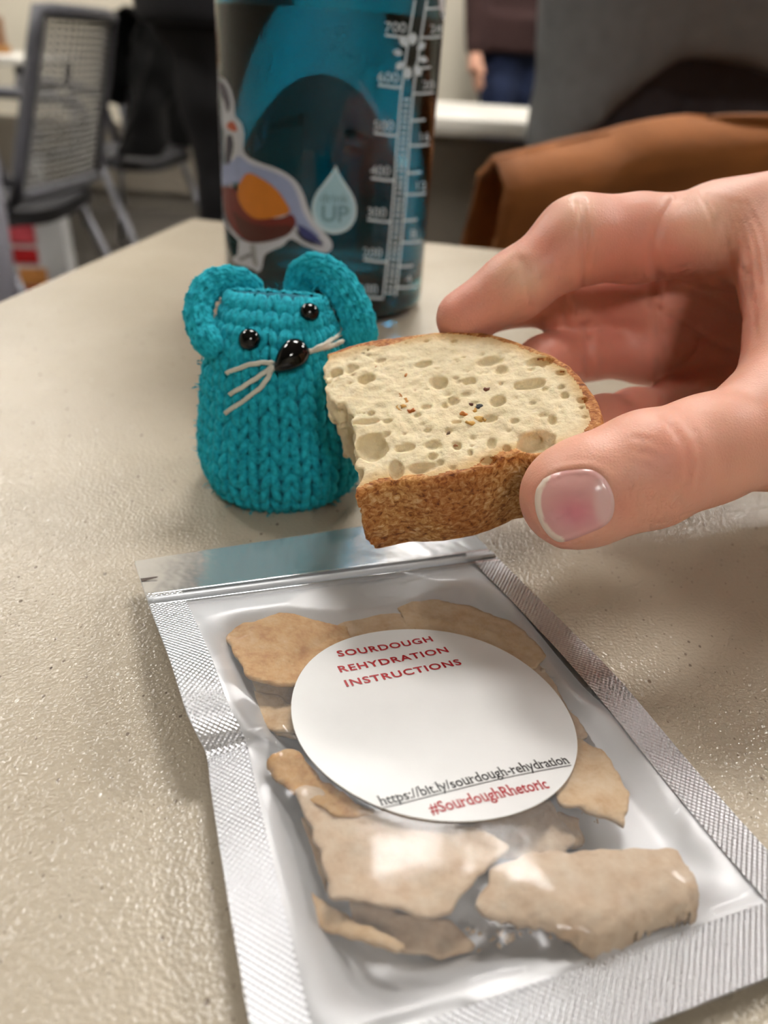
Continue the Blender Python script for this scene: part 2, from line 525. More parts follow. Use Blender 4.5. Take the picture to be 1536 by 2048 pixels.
# black coat over the second chair
M_black = plain('black_cloth', (9, 10, 11), .9, var=.4, scale=30, bump=.3, bscale=80)
def coat(name, label, T, mat, fold, wid=.26, dn_out=.42, dn_in=.3, top=.885, seed=0, tilt=0.0, bh=.40):
    nu, nv = 60, 64
    g = np.zeros((nu, nv, 3))
    for i, u in enumerate(np.linspace(-1, 1, nu)):
        for j, w in enumerate(np.linspace(-1, 1, nv)):
            # w<0: outer side hanging behind the back, w>0: inner side
            s = w * (dn_out if w < 0 else dn_in)
            bend = .035
            if abs(s) < bend: x = -s * .9; z = top - .012 * (s / bend) ** 2
            else:
                x = -math.copysign(bend * .9 + .028, s) ; z = top - .012 - (abs(s) - bend)
            x = -x if False else x
            f = fold * math.sin(u * 9 + seed + 1.5 * math.sin(w * 3 + u * 2)) * smooth(.02, .25, abs(s)) + fold * .8 * float(fbm(np.array([u * 3, w * 4, seed * 1.7]), 3, seed)) + fold * .55 * (1 - abs(float(vnoise(np.array([u * 5 + w * 3.2, w * 5 - u * 1.5, seed * 2.1]), seed + 3))) * 2)
            lean = -.30 + .11 * (z - .87) / .40 * -1
            g[i, j] = (-.222 - .11 * (z - .47) / bh - x + f * (1 if w < 0 else -1), wid * u * (1 + .12 * max(0, abs(s) - .1)), z + tilt * u + .01 * math.sin(u * 5 + seed))
    mb = MB().grid(T(g))
    o = mb.build(name, mat)
    sd = o.modifiers.new('cloth_thickness', 'SOLIDIFY'); sd.thickness = .008; sd.offset = 0
    tag(o, label, 'coat')
    return o
coat('coat', 'black coat thrown over the back of a grey office chair', c2T, M_black, .03, wid=.31, dn_out=.46, seed=2, top=.9)

# far table with a cardboard box
ft = empty('side_table', (-2.05, 3.75, FLOOR_Z))
tag(ft, 'white side table by the back wall carrying a brown box', 'table')
MB().box((-2.05, 3.75, -.03), (1.1, .6, .03), bev=.004).build('tabletop', M_white, ft)
for sx in (-.5, .5):
    for sy in (-.25, .25): MB().tube([(-2.05 + sx, 3.75 + sy, FLOOR_Z), (-2.05 + sx, 3.75 + sy, -.045)], .018, 10).build('leg', M_metal, ft)
bxm = plain('brown_cardboard', (140, 104, 78), .85, var=.1, scale=20)
bx = empty('cardboard_box', (-1.86, 3.62, -.015))
tag(bx, 'low brown cardboard box with an ochre base on the white side table', 'box')
MB().box((-1.86, 3.62, .065), (.34, .24, .10), bev=.004).build('lid', bxm, bx)
MB().box((-1.86, 3.62, .0), (.36, .26, .03), bev=.003).build('base', plain('ochre_cardboard', (168, 118, 60), .8), bx)

# white paper bag with red and orange print
pbx = empty('paper_bag', (P(78, 500, 2.75)[0], P(78, 500, 2.75)[1], FLOOR_Z), math.radians(12))
tag(pbx, 'white paper bag with red and orange printed patches on the floor', 'bag')
pw = np.array(world_of(pbx))
def TB(p): return np.asarray(p, float) @ pw[:3, :3].T + pw[:3, 3]
M_paper = plain('white_paper', (214, 214, 214), .7, var=.04)
g = []
prof = [(-.10, -.07), (.10, -.07), (.10, 0), (.10, .07), (-.10, .07), (-.10, 0)]
rings = []
for z, k, gx in ((0, 1, 1), (.12, 1.03, 1), (.26, 1.0, .93), (.38, .96, .7)):
    rings.append([(x * k, y * k * (gx if abs(y) > 0 else 1), z) if abs(y) > 0 else (x * k * gx, 0, z) for x, y in prof])
MB().grid(TB(np.array(rings).transpose(1, 0, 2)), closed_u=True).put(TB(np.array(rings[0])), [tuple(range(6))[::-1]]).build('bag_body', M_paper, pbx, flat=True)
for (x0, x1, z0, z1, c) in ((-.075, .01, .20, .275, (205, 78, 88)), (-.07, .01, .135, .185, (190, 30, 34)), (-.06, .03, .06, .12, (222, 150, 80)), (-.06, .06, .008, .055, (214, 82, 50)), (-.08, .0, .29, .35, (176, 196, 220))):
    MB().box(TB(((x0 + x1) / 2, -.0735 + .012 * max(0, (z0 - .19)) / .1, (z0 + z1) / 2)), (x1 - x0, .0015, z1 - z0), pw[:3, :3]).build('printed_patch', plain('bag_print', c, .6, var=.1), pbx, flat=True)
for sy in (-1, 1):
    MB().tube(TB(spline([(-.04, sy * .045, .37), (-.035, sy * .04, .43), (0, sy * .035, .455), (.035, sy * .04, .43), (.04, sy * .045, .37)], 16)), .003, 6).build('handle', M_paper, pbx)

# grey bin panel at the left edge and a flat book on the floor
gb = empty('waste_bin', (P(-62, 500, 1.75)[0], P(-62, 500, 1.75)[1], FLOOR_Z))
tag(gb, 'tall pale grey waste bin cut off by the left edge of the photo', 'bin')
bc = P(-62, 500, 1.75)
M_bin = plain('pale_grey_plastic', (138, 136, 146), .5, var=.04)
MB().lathe([(.075, FLOOR_Z + .002), (.085, FLOOR_Z + .3), (.092, FLOOR_Z + .66), (.088, FLOOR_Z + .66), (.08, FLOOR_Z + .3), (.07, FLOOR_Z + .01)], (bc[0], bc[1], 0), 28).build('bin_body', M_bin, gb)
MB().lathe([(.088, FLOOR_Z + .655), (.098, FLOOR_Z + .665), (.098, FLOOR_Z + .68), (.088, FLOOR_Z + .69)], (bc[0], bc[1], 0), 28, cap0=False, cap1=False).build('rim', M_bin, gb)
bp_ = onz(-70, 608, FLOOR_Z)
bk = empty('book', (bp_[0], bp_[1], FLOOR_Z), .3)
tag(bk, 'dark red and blue book lying flat on the carpet', 'book')
MB().box(bp_ + (0, 0, .012), (.24, .17, .018), rotz(.3)).build('pages', M_paper, bk, flat=True)
MB().box(bp_ + (-.04, -.012, .0235), (.16, .175, .003), rotz(.3)).box(bp_ + (0, 0, .0015), (.245, .175, .003), rotz(.3)).build('cover', plain('dark_red_cover', (92, 30, 32), .5), bk, flat=True)
MB().box(bp_ + (.078, .024, .0235), (.085, .175, .003), rotz(.3)).build('cover_band', plain('blue_cover', (50, 84, 120), .5), bk, flat=True)

# white table behind on the right
wt = P(930, 300, 1.75)
wte = empty('white_table', (wt[0] + .12, wt[1], FLOOR_Z))
tag(wte, 'white-topped table with a taupe front panel behind the bottle', 'table')
MB().box((wt[0] + .12, wt[1] + .3, -.035), (.62, .6, .035), bev=.004).build('tabletop', M_white, wte)
MB().box((wt[0] + .12, wt[1] + .06, -.36), (.56, .02, .6)).build('front_panel', M_taupe, wte, flat=True)
for sx in (-.26, .26):
    for sy in (.1, .54): MB().tube([(wt[0] + .12 + sx, wt[1] + sy, FLOOR_Z), (wt[0] + .12 + sx, wt[1] + sy, -.05)], .018, 10).build('leg', M_metal, wte)

# ================================================================ people in the background
M_skin_far = plain('skin_far', (214, 160, 134), .5, var=.06, sss=.05)
M_hair = plain('brown_hair', (58, 42, 32), .6, var=.3, scale=120)
M_shoe = plain('dark_shoe', (34, 32, 32), .6)
def person(label, loc, heading, top_rgb, leg_rgb, height=1.72, hem=None, hh=.012, arm_out=.0, arms='down'):
    """standing figure facing local +x; one continuous surface each for body and clothing"""
    e = empty('person', (loc[0], loc[1], FLOOR_Z), heading)
    tag(e, label, 'person')
    W = np.array(world_of(e)); s = height / 1.72
    def T(p): return np.asarray(p, float) * s @ W[:3, :3].T + W[:3, 3]
    def make(name, fn, lo, hi, mat, h=hh, it=2):
        v, f = surface_nets(sdf_eval(fn, lo, hi, h), lo, h)
        v = relax(v, f, it)
        return add(name, T(v), f, mat, e)
    def legs(p):
        d = sd_ball(p, (-.01, 0, .93), (.115, .175, .14))
        for k in (-1, 1):
            d = smin(d, chain(p, [((0, k * .085, .92), .10), ((.01, k * .09, .72), .088), ((.02, k * .09, .50), .062), ((-.005, k * .09, .32), .058), ((-.01, k * .09, .07), .05)], .03), .05)
        d = smin(d, sd_ball(p, (-.07, .075, .9), (.075, .085, .09)), .03)
        d = smin(d, sd_ball(p, (-.07, -.075, .9), (.075, .085, .09)), .03)
        return np.maximum(d + .004 * fbm(p * 18, 2, 3), p[..., 2] - 1.02)
    def torso(p):
        d = sd_ball(p, (0, 0, 1.15), (.13, .19, .28))
        d = smin(d, chain(p, [((0, -.16, 1.40), .075), ((0, .16, 1.40), .075)], .05), .07)
        d = smin(d, sd_ball(p, (-.01, 0, .95), (.15, .215, .19)), .06)
        for k in (-1, 1):
            an = [((0, k * .19, 1.39), .065), ((-.02, k * (.25 + arm_out), 1.12), .056), ((.05, k * (.27 + arm_out), .88), .048)] if arms == 'down' else [((0, k * .19, 1.39), .065), ((.07, k * .235, 1.14), .056), ((.29, k * .19, 1.10), .046)]
            d = smin(d, chain(p, an, .02), .035)
        low = (np.sqrt((p[..., 0] / .172) ** 2 + (p[..., 1] / .226) ** 2 + 1e-9) - 1) * .172
        d = smin(d, np.maximum(low, p[..., 2] - 1.0), .05)
        hz = .86 if hem is None else hem(p)
        body = np.abs(p[..., 1]) < .235
        d = d + .006 * fbm(p * 14, 2, 5)
        cut = np.where((np.abs(p[..., 1]) < .222) | (arms != 'down'), hz - p[..., 2], -1.0)
        return np.maximum(np.maximum(d, cut), p[..., 2] - 1.475)
    def skin(p):
        d = sd_ball(p, (.015, 0, 1.615), (.098, .076, .115))
        d = smin(d, sd_ball(p, (.05, 0, 1.56), (.055, .05, .06)), .03)
        d = smin(d, sd_cone(p, (0, 0, 1.42), (.01, 0, 1.56), .062, .052), .03)
        d = smin(d, sd_cone(p, (.105, 0, 1.635), (.125, 0, 1.60), .010, .014), .012)
        for k in (-1, 1):
            d = np.minimum(d, sd_ball(p, (.005, k * .08, 1.61), (.022, .012, .032)))
            d = np.maximum(d, -sd_ball(p, (.108, k * .032, 1.635), (.016, .018, .010)))
        return d
    def palm(p, k):
            if arms != 'down':      # forearm held forward: bring the point into the hanging hand's frame
                p = np.stack([.055 + (p[..., 2] - 1.10), p[..., 1] - k * .19 + k * (.275 + arm_out), .88 - (p[..., 0] - .29)], -1)
            y0 = k * (.275 + arm_out)
            h_ = sd_cone(p, (.055, y0, .88), (.075, y0, .80), .026, .034)
            for q, ln in zip(range(4), (.075, .085, .08, .065)):
                h_ = smin(h_, sd_cone(p, (.062 + .015 * q, y0, .79), (.075 + .017 * q, y0 - k * .015, .79 - ln), .0105, .008), .006)
            h_ = smin(h_, sd_cone(p, (.085, y0, .84), (.115, y0 - k * .02, .78), .012, .009), .01)
            return h_
    def hair(p):
        d = sd_ball(p, (-.005, 0, 1.64), (.108, .088, .115))
        return np.maximum(d, (p[..., 0] - .055) * .8 - (p[..., 2] - 1.655) * .9)
    make('trousers', legs, (-.2, -.24, .0), (.2, .24, 1.06), plain('trouser_cloth', leg_rgb, .9, var=.25, scale=30))
    make('sweatshirt', torso, (-.26, -.42, .62), (.42, .42, 1.52), plain('sweatshirt_cloth', top_rgb, .95, var=.12, scale=40))
    make('body', skin, (-.16, -.12, 1.38), (.2, .12, 1.78), M_skin_far, h=.008)
    make('hair', hair, (-.16, -.16, 1.45), (.16, .16, 1.8), M_hair)
    for k in (-1, 1):
        make('hand', lambda p: palm(p, k), *(((-.05, k * .28 - .1, .66), (.2, k * .28 + .1, .94)) if arms == 'down' else ((.2, k * .19 - .1, 1.0), (.54, k * .19 + .1, 1.28))), M_skin_far, h=.005)
        make('shoe', lambda p: smin(sd_cone(p, (-.05, k * .09, .045), (.14, k * .10, .032), .045, .034), sd_cone(p, (-.03, k * .09, .05), (-.03, k * .09, .10), .045, .045), .02), (-.16, k * .09 - .08, -.0), (.24, k * .09 + .08, .16), M_shoe)
    return e
person('person standing with black trousers and black top directly behind the water bottle', tuple(P(436, 300, 2.05)[:2]), math.radians(8), (22, 22, 26), (12, 12, 15), arms='forward')
def arch(p):
    y = p[..., 1]
    return .83 - .15 * smooth(.02, .2, y - .02) - .05 * smooth(.0, .25, -y)
person('person standing in a grey sweatshirt and charcoal jeans behind the brown jacket', (.425, 1.46), math.radians(93), (112, 113, 114), (60, 58, 64), 1.78, hem=arch, arms='forward')
person('distant person in a dark red top and blue jeans between bottle and grey sweatshirt', tuple(P(1032, 120, 3.7)[:2]), math.radians(-60), (52, 30, 28), (34, 46, 78), 1.7)

# chair with the brown jacket
c3e, c3T = chair('office chair at the far side of the table carrying a brown canvas jacket', (.385, 1.10), math.radians(98), arms=False)
M_brown = plain('brown_canvas', (150, 90, 42), .85, var=.25, scale=14, bump=.4, bscale=500)
coat('jacket', 'rust brown canvas jacket hung over a chair behind the hand', c3T, M_brown, .024, wid=.37, dn_out=.5, dn_in=.4, top=.832, seed=5, tilt=-.05, bh=.28)

# ================================================================ the pouch of dried sourdough
mm = .001
M_foil = None
def foil(name, emboss):
    m, t, b, L = nt(name)
    b.inputs['Base Color'].default_value = (.70, .71, .745, 1) if emboss else (.78, .78, .80, 1)
    b.inputs['Metallic'].default_value = .85 if emboss else .45
    b.inputs['Roughness'].default_value = .28 if emboss else .5
    co = node(t, 'ShaderNodeTexCoord')
    if emboss:
        uv = node(t, 'ShaderNodeUVMap', uv_map='uv')
        mp = node(t, 'ShaderNodeMapping'); mp.inputs['Rotation'].default_value = (0, 0, .78)
        L.new(uv.outputs['UV'], mp.inputs['Vector'])
        w1 = node(t, 'ShaderNodeTexWave', wave_type='BANDS', bands_direction='X', i_Scale=420.0, i_Distortion=.6)
        w2 = node(t, 'ShaderNodeTexWave', wave_type='BANDS', bands_direction='Y', i_Scale=420.0, i_Distortion=.6)
        L.new(mp.outputs['Vector'], w1.inputs['Vector']); L.new(mp.outputs['Vector'], w2.inputs['Vector'])
        ad = node(t, 'ShaderNodeMath', operation='ADD'); L.new(w1.outputs['Fac'], ad.inputs[0]); L.new(w2.outputs['Fac'], ad.inputs[1])
        src = ad.outputs[0]; st = .6; di = .00018
    else:
        nz = node(t, 'ShaderNodeTexNoise', i_Scale=90.0, i_Detail=3.0); L.new(co.outputs['Object'], nz.inputs['Vector'])
        src = nz.outputs['Fac']; st = .25; di = .001
    bp = node(t, 'ShaderNodeBump', i_Strength=st, i_Distance=di)
    L.new(src, bp.inputs['Height']); L.new(bp.outputs['Normal'], b.inputs['Normal'])
    return m
M_foil = foil('silver_foil', False)
M_seal = foil('embossed_silver_seal', True)
# clear film: mostly see-through, a little milky, glossy by Fresnel
m = bpy.data.materials.new('clear_frosted_film'); m.use_nodes = True
t = m.node_tree; L = t.links; t.nodes.remove(t.nodes['Principled BSDF'])
out = t.nodes['Material Output']
tr = node(t, 'ShaderNodeBsdfTransparent'); tr.inputs[0].default_value = (.99, .99, .99, 1)
df = node(t, 'ShaderNodeBsdfDiffuse'); df.inputs[0].default_value = (.85, .86, .88, 1)
gl = node(t, 'ShaderNodeBsdfGlossy'); gl.inputs[0].default_value = (.95, .96, 1, 1); gl.inputs['Roughness'].default_value = .16
fr = node(t, 'ShaderNodeFresnel', i_IOR=1.5)
co = node(t, 'ShaderNodeTexCoord'); nz = node(t, 'ShaderNodeTexNoise', i_Scale=130.0, i_Detail=3.0)
L.new(co.outputs['Object'], nz.inputs['Vector'])
bp = node(t, 'ShaderNodeBump', i_Strength=.18, i_Distance=.0008); L.new(nz.outputs['Fac'], bp.inputs['Height'])
for q in (gl, fr): L.new(bp.outputs['Normal'], q.inputs['Normal'])
m1 = node(t, 'ShaderNodeMixShader', i_0=.10); L.new(tr.outputs[0], m1.inputs[1]); L.new(df.outputs[0], m1.inputs[2])
fs = node(t, 'ShaderNodeMath', operation='MULTIPLY_ADD', i_1=.36, i_2=.005); L.new(fr.outputs[0], fs.inputs[0])
m2 = node(t, 'ShaderNodeMixShader'); L.new(fs.outputs[0], m2.inputs[0]); L.new(m1.outputs[0], m2.inputs[1]); L.new(gl.outputs[0], m2.inputs[2])
L.new(m2.outputs[0], out.inputs[0])
M_film = m

Lp = [(269, 1123, 7), (300, 1215, 11), (340, 1320, 13), (372, 1420, 11.5), (398, 1475, 9), (413, 1510, 6.5), (422, 1580, 6.5), (440, 1700, 7), (470, 1880, 6.5), (500, 2048, 5), (530, 2200, 4), (572, 2330, 3)]
Rp = [(905, 1025, 3), (962, 1083, 3), (1118, 1238, 4), (1216, 1336, 5.5), (1279, 1407, 4.5), (1395, 1545, 3), (1511, 1675, 3), (1620, 1790, 3), (1716, 1885, 3)]
NV, NU = 210, 140
def edge(lst):
    q = np.array([onz(a, b_, z * mm) for a, b_, z in lst])
    return arclen(spline(q, 200), NV)
EL, ER = edge(Lp), edge(Rp)
U1 = np.linspace(0, 1, NU); V1 = np.linspace(0, 1, NV)
UU, VV = np.meshgrid(U1, V1, indexing='ij')
XY = EL[None, :, :] * (1 - UU[..., None]) + ER[None, :, :] * UU[..., None]
edge_z = XY[..., 2].copy()
SU, V0, V2 = .082, .225, .925
ST_C = np.array([.01139, .10356, .0070]); ST_N = unit((.0737, .0948, 1)); ST_R = .0254

def sticker_z(x, y):
    z = ST_C[2] - (ST_N[0] * (x - ST_C[0]) + ST_N[1] * (y - ST_C[1])) / ST_N[2]
    # the paper follows a shallow dent on its lower left
    return z - .0011 * np.exp(-(((x - ST_C[0] + .021) / .010) ** 2 + ((y - ST_C[1] + .006) / .012) ** 2)) + .0005 * np.sin((x - ST_C[0]) * 120)

pouch = empty('pouch', (*XY[NU // 2, NV // 2, :2], 0))
tag(pouch, 'clear-front silver zip pouch with a round white sticker, filled with dried sourdough', 'pouch')

# --- dried sourdough flakes (things of their own inside the pouch)
def flake_mat(name, a, b_, c):
    m, t, b, L = nt(name)
    co = node(t, 'ShaderNodeTexCoord')
    n1 = node(t, 'ShaderNodeTexNoise', i_Scale=260.0, i_Detail=7.0, i_Roughness=.72); L.new(co.outputs['Object'], n1.inputs['Vector'])
    r = ramp(t, [(.3, lin(a)), (.5, lin(b_)), (.72, lin(c))]); L.new(n1.outputs['Fac'], r.inputs['Fac'])
    L.new(r.outputs['Color'], b.inputs['Base Color'])
    b.inputs['Roughness'].default_value = .75
    n2 = node(t, 'ShaderNodeTexNoise', i_Scale=420.0, i_Detail=4.0); L.new(co.outputs['Object'], n2.inputs['Vector'])
    bp = node(t, 'ShaderNodeBump', i_Strength=.7, i_Distance=.0007); L.new(n2.outputs['Fac'], bp.inputs['Height']); L.new(bp.outputs['Normal'], b.inputs['Normal'])
    return m
M_fl1 = flake_mat('pale_flake', (214, 178, 142), (228, 200, 168), (236, 216, 190))
M_fl2 = flake_mat('tan_flake', (206, 160, 112), (224, 190, 146), (234, 208, 174))
M_fl3 = flake_mat('toasted_flake', (190, 128, 64), (216, 166, 102), (228, 192, 142))
flake_pts, flake_specs = [], []
def flake(label, poly, z, gx, gy, mat, seed, curl=.8, thick=1.1):
    """poly in photo pixels; z height in mm at its middle, gx, gy slopes; irregular brittle sheet"""
    w = np.array([onz(a, b_, z * mm) for a, b_ in poly])[:, :2]
    w = arclen(np.vstack([w, w[:1]]), 120)[:-1]
    c = w.mean(0)
    w = w + .00055 * np.stack([fbm(np.stack([w[:, 0] * 420, w[:, 1] * 420, np.full(len(w), k * 9.1 + seed)], -1), 3, seed) for k in (0, 1)], -1) * 1.6
    h = .00055
    lo = w.min(0) - h; hi = w.max(0) + h
    xs = np.arange(lo[0], hi[0], h); ys = np.arange(lo[1], hi[1], h)
    g = np.stack(np.meshgrid(xs, ys, indexing='ij'), -1)
    ins = inside(g, w)
    # pull outside neighbours of the rim onto the outline so that the edge is clean
    cell = ins[:-1, :-1] & ins[1:, :-1] & ins[:-1, 1:] & ins[1:, 1:]
    p3 = np.concatenate([g, np.full(g.shape[:2] + (1,), seed * 3.3)], -1)
    d = g - c
    ed = np.minimum(seg_dist(g, w, True), .004)
    zz = z * mm + gx * d[..., 0] + gy * d[..., 1] + curl * mm * 1.6 * fbm(p3 * np.array([70, 70, 1]), 2, seed) + .00022 * fbm(p3 * np.array([600, 600, 1]), 3, seed + 4)
    zz = zz + curl * .5 * mm * (1 - ed / .004) * np.sign(vnoise(np.array([seed, 1.5, 2.5])))
    near = np.linalg.norm(g - ST_C[:2], axis=-1) / ST_R
    zz = np.where(near < 1.4, np.minimum(zz, sticker_z(g[..., 0], g[..., 1]) - .0009 + .006 * smooth(1.08, 1.4, near)), zz)
    zz = np.maximum(zz, (thick + .9) * mm)
    th = thick * mm * (.55 + .45 * ed / .004)
    idx = -np.ones(ins.shape, int)
    use = np.zeros(ins.shape, bool)
    for a in (0, 1):
        for b_ in (0, 1):
            use[a:ins.shape[0] - 1 + a, b_:ins.shape[1] - 1 + b_] |= cell
    idx[use] = np.arange(use.sum()); n = int(use.sum())
    top = np.concatenate([g[use], zz[use][:, None]], 1); bot = top.copy(); bot[:, 2] -= th[use]
    f = []
    ce = np.argwhere(cell)
    q = np.stack([idx[ce[:, 0], ce[:, 1]], idx[ce[:, 0] + 1, ce[:, 1]], idx[ce[:, 0] + 1, ce[:, 1] + 1], idx[ce[:, 0], ce[:, 1] + 1]], 1)
    f = q.tolist() + (q[:, ::-1] + n).tolist()
    ed_ = {}
    for a in q.tolist():
        for k in range(4):
            e = (a[k], a[(k + 1) % 4])
            if (e[1], e[0]) in ed_: del ed_[(e[1], e[0])]
            else: ed_[e] = 1
    # smooth the stair-stepped rim
    v = np.vstack([top, bot])
    nb = {}
    for a, b_ in ed_: nb.setdefault(a, []).append(b_); nb.setdefault(b_, []).append(a)
    ks = [k for k in nb if len(nb[k]) == 2]
    for _ in range(3):
        nv = {k: (v[nb[k][0], :2] + v[nb[k][1], :2] + 2 * v[k, :2]) / 4 for k in ks}
        for k, q2 in nv.items(): v[k, :2] = q2; v[k + n, :2] = q2
    for a, b_ in ed_: f.append([b_, a, a + n, b_ + n])
    flake_pts.append(v[:n])
    flake_specs.append((v, f, mat, label, n, th[use]))
flake('toasted tan flake with a ragged top edge at the upper left of the pouch',
      [(428, 1246), (505, 1250), (560, 1228), (625, 1236), (700, 1232), (720, 1300), (650, 1360), (560, 1372), (485, 1352), (462, 1300)], 7.5, .05, .0, M_fl3, 1)
flake('pale flake tucked behind the sticker, under its top left edge',
      [(640, 1225), (760, 1215), (830, 1228), (850, 1290), (780, 1330), (690, 1320), (640, 1280)], 4.0, 0, 0, M_fl2, 2)
flake('broad pale flake behind the top right edge of the sticker',
      [(790, 1204), (880, 1196), (960, 1215), (1050, 1250), (1100, 1310), (1040, 1350), (900, 1320), (830, 1275)], 4.6, 0, 0, M_fl2, 3)
flake('small orange flake just under the zip strip',
      [(722, 1172), (745, 1160), (778, 1163), (792, 1180), (770, 1192), (735, 1190)], 3.2, 0, 0, M_fl3, 4, .3)
flake('small tan flake in the left side below the folded seal',
      [(480, 1370), (560, 1385), (610, 1420), (600, 1470), (540, 1460), (480, 1420)], 4.0, .1, 0, M_fl2, 5)
flake('golden brown flake poking out at the lower left of the sticker',
      [(528, 1520), (560, 1495), (600, 1502), (650, 1560), (720, 1600), (770, 1640), (690, 1640), (620, 1610), (548, 1562)], 7.5, 0, .1, M_fl3, 6)
flake('large pale flake with a curved lower edge below the sticker',
      [(580, 1578), (640, 1580), (700, 1605), (860, 1640), (960, 1660), (1032, 1690), (985, 1725), (945, 1785), (905, 1830), (868, 1842), (820, 1825), (760, 1806), (655, 1800), (645, 1735), (622, 1660)], 7.4, .0, .03, M_fl1, 7, 1.0)
flake('widest pale flake at the lower right with a straight top edge',
      [(985, 1722), (1100, 1700), (1240, 1694), (1362, 1690), (1420, 1776), (1408, 1808), (1330, 1826), (1285, 1862), (1215, 1890), (1150, 1868), (1110, 1858), (1050, 1838), (960, 1826), (935, 1800), (968, 1760)], 7.8, -.02, .05, M_fl1, 8, 1.0)
flake('tan flake right of the sticker with a slanted lower edge',
      [(1120, 1450), (1170, 1445), (1215, 1480), (1255, 1545), (1262, 1600), (1258, 1652), (1190, 1626), (1112, 1600)], 7.4, .0, .06, M_fl2, 9, .6)
flake('small darker flake showing below the right-hand tan flake',
      [(1108, 1612), (1165, 1636), (1180, 1690), (1130, 1700), (1105, 1668)], 2.8, 0, 0, M_fl2, 10, .3)
flake('narrow flake standing on edge near the left lower seal',
      [(560, 1738), (610, 1752), (665, 1800), (740, 1858), (820, 1905), (800, 1922), (700, 1880), (620, 1842), (568, 1790)], 5.0, .22, .06, M_fl2, 11, .6)
flake('flat shaded flake under the curved edge of the large pale flake',
      [(690, 1790), (800, 1815), (900, 1835), (960, 1900), (880, 1930), (780, 1900), (700, 1850)], 1.9, 0, 0, M_fl1, 12, .3)
flake('long shaded flake under the sticker between the two biggest flakes',
      [(880, 1600), (1100, 1600), (1160, 1690), (1100, 1720), (1000, 1720), (900, 1680)], 3.0, 0, 0, M_fl1, 13, .3)

flake('pale flake lying flat beneath the toasted one at the upper left',
      [(425, 1300), (500, 1345), (600, 1350), (640, 1420), (600, 1475), (520, 1462), (450, 1420)], 2.8, 0, 0, M_fl2, 14, .3)
flake('pale flake peeking out along the right edge of the sticker',
      [(1000, 1300), (1085, 1310), (1130, 1400), (1185, 1470), (1120, 1500), (1020, 1400)], 2.6, 0, 0, M_fl1, 15, .3)
flake('broad flat flake in the shade near the left lower seal',
      [(520, 1600), (640, 1640), (660, 1740), (640, 1840), (560, 1760), (520, 1680)], 2.4, 0, 0, M_fl2, 16, .3)

# --- film height: a pillow that rests on the flakes, flat under the sticker
mu = smooth(SU, SU + .14, UU) * smooth(SU, SU + .09, 1 - UU) * smooth(V0, V0 + .10, VV) * smooth(1 - V2, 1 - V2 + .08, 1 - VV)
pn = np.stack([XY[..., 0] * 60, XY[..., 1] * 60, np.zeros_like(UU)], -1)
film = edge_z * (1 - .75 * mu) + mu * (7.4 + 1.6 * fbm(pn, 2, 31)) * mm
def blur(a, n):
    for _ in range(n):
        p = np.pad(a, 1, mode='edge')
        a = (p[:-2, 1:-1] + p[2:, 1:-1] + p[1:-1, :-2] + p[1:-1, 2:] + 4 * p[1:-1, 1:-1]) / 8
    return a
need = np.zeros_like(film)
allp = np.vstack(flake_pts)
# nearest grid node of every flake point
A0 = XY[0, 0, :2]
ju = np.array([XY[-1, NV // 2, :2] - XY[0, NV // 2, :2], XY[NU // 2, -1, :2] - XY[NU // 2, 0, :2]]).T
uv0 = np.linalg.solve(ju, (allp[:, :2] - XY[NU // 2, NV // 2, :2]).T).T + .5
for _ in range(6):   # refine by fixed-point steps on the warped grid
    iu = np.clip((uv0[:, 0] * (NU - 1)).astype(int), 0, NU - 1); iv = np.clip((uv0[:, 1] * (NV - 1)).astype(int), 0, NV - 1)
    uv0 = uv0 + np.linalg.solve(ju, (allp[:, :2] - XY[iu, iv, :2]).T).T * .8
np.maximum.at(need, (iu, iv), allp[:, 2] + .0005)
for _ in range(5):
    film = np.maximum(film, np.where(need > 0, need, 0)); film = blur(film, 45) * (mu > .02) + film * (mu <= .02)
film = np.maximum(film, need)
film = blur(film, 6) * (mu > 0) + edge_z * (mu <= 0)
# folds seen in the photo
PIX = project(np.concatenate([XY[..., :2], film[..., None]], -1))[..., :2]
inner = smooth(SU - .02, SU + .03, UU) * smooth(SU - .02, SU + .03, 1 - UU)
for poly, amp, wpx in (([(345, 1222), (410, 1262), (480, 1300)], 1.4, 13), ([(350, 1225), (380, 1330), (420, 1425)], -.8, 12), ([(425, 1440), (470, 1480), (535, 1505)], 1.6, 14),
                       ([(535, 1490), (505, 1560), (470, 1640)], 1.2, 10), ([(1215, 1440), (1270, 1495), (1340, 1560), (1360, 1620)], 1.2, 12), ([(1430, 1840), (1536, 1815)], 1.4, 16),
                       ([(960, 1985), (1060, 1960), (1160, 1990)], 1.5, 18), ([(760, 2030), (900, 1960), (1000, 1900)], -.9, 40), ([(470, 1640), (520, 1740), (560, 1900)], -.7, 18)):
    film = film + amp * mm * np.exp(-(seg_dist(PIX, poly) / wpx) ** 2) * inner * smooth(V0 - .02, V0 + .02, VV)
sd = np.linalg.norm(XY[..., :2] - ST_C[:2], axis=-1)
plane_z = ST_C[2] - (ST_N[0] * (XY[..., 0] - ST_C[0]) + ST_N[1] * (XY[..., 1] - ST_C[1])) / ST_N[2]
stz = sticker_z(XY[..., 0], XY[..., 1])
ws = smooth(ST_R * 1.45, ST_R * 1.02, sd)
outd = np.maximum(0, sd - ST_R * 1.01)
film = np.minimum(film, stz - .0003 + .16 * outd)
film = np.where(mu > 0, np.maximum(film, stz - .0003 - .45 * outd - 8 * outd ** 2), film)
film = np.maximum(film, .0026)
back = edge_z * (1 - mu) - .00018 + mu * .0006
back = np.maximum(np.minimum(back, film - .0004), .0004)

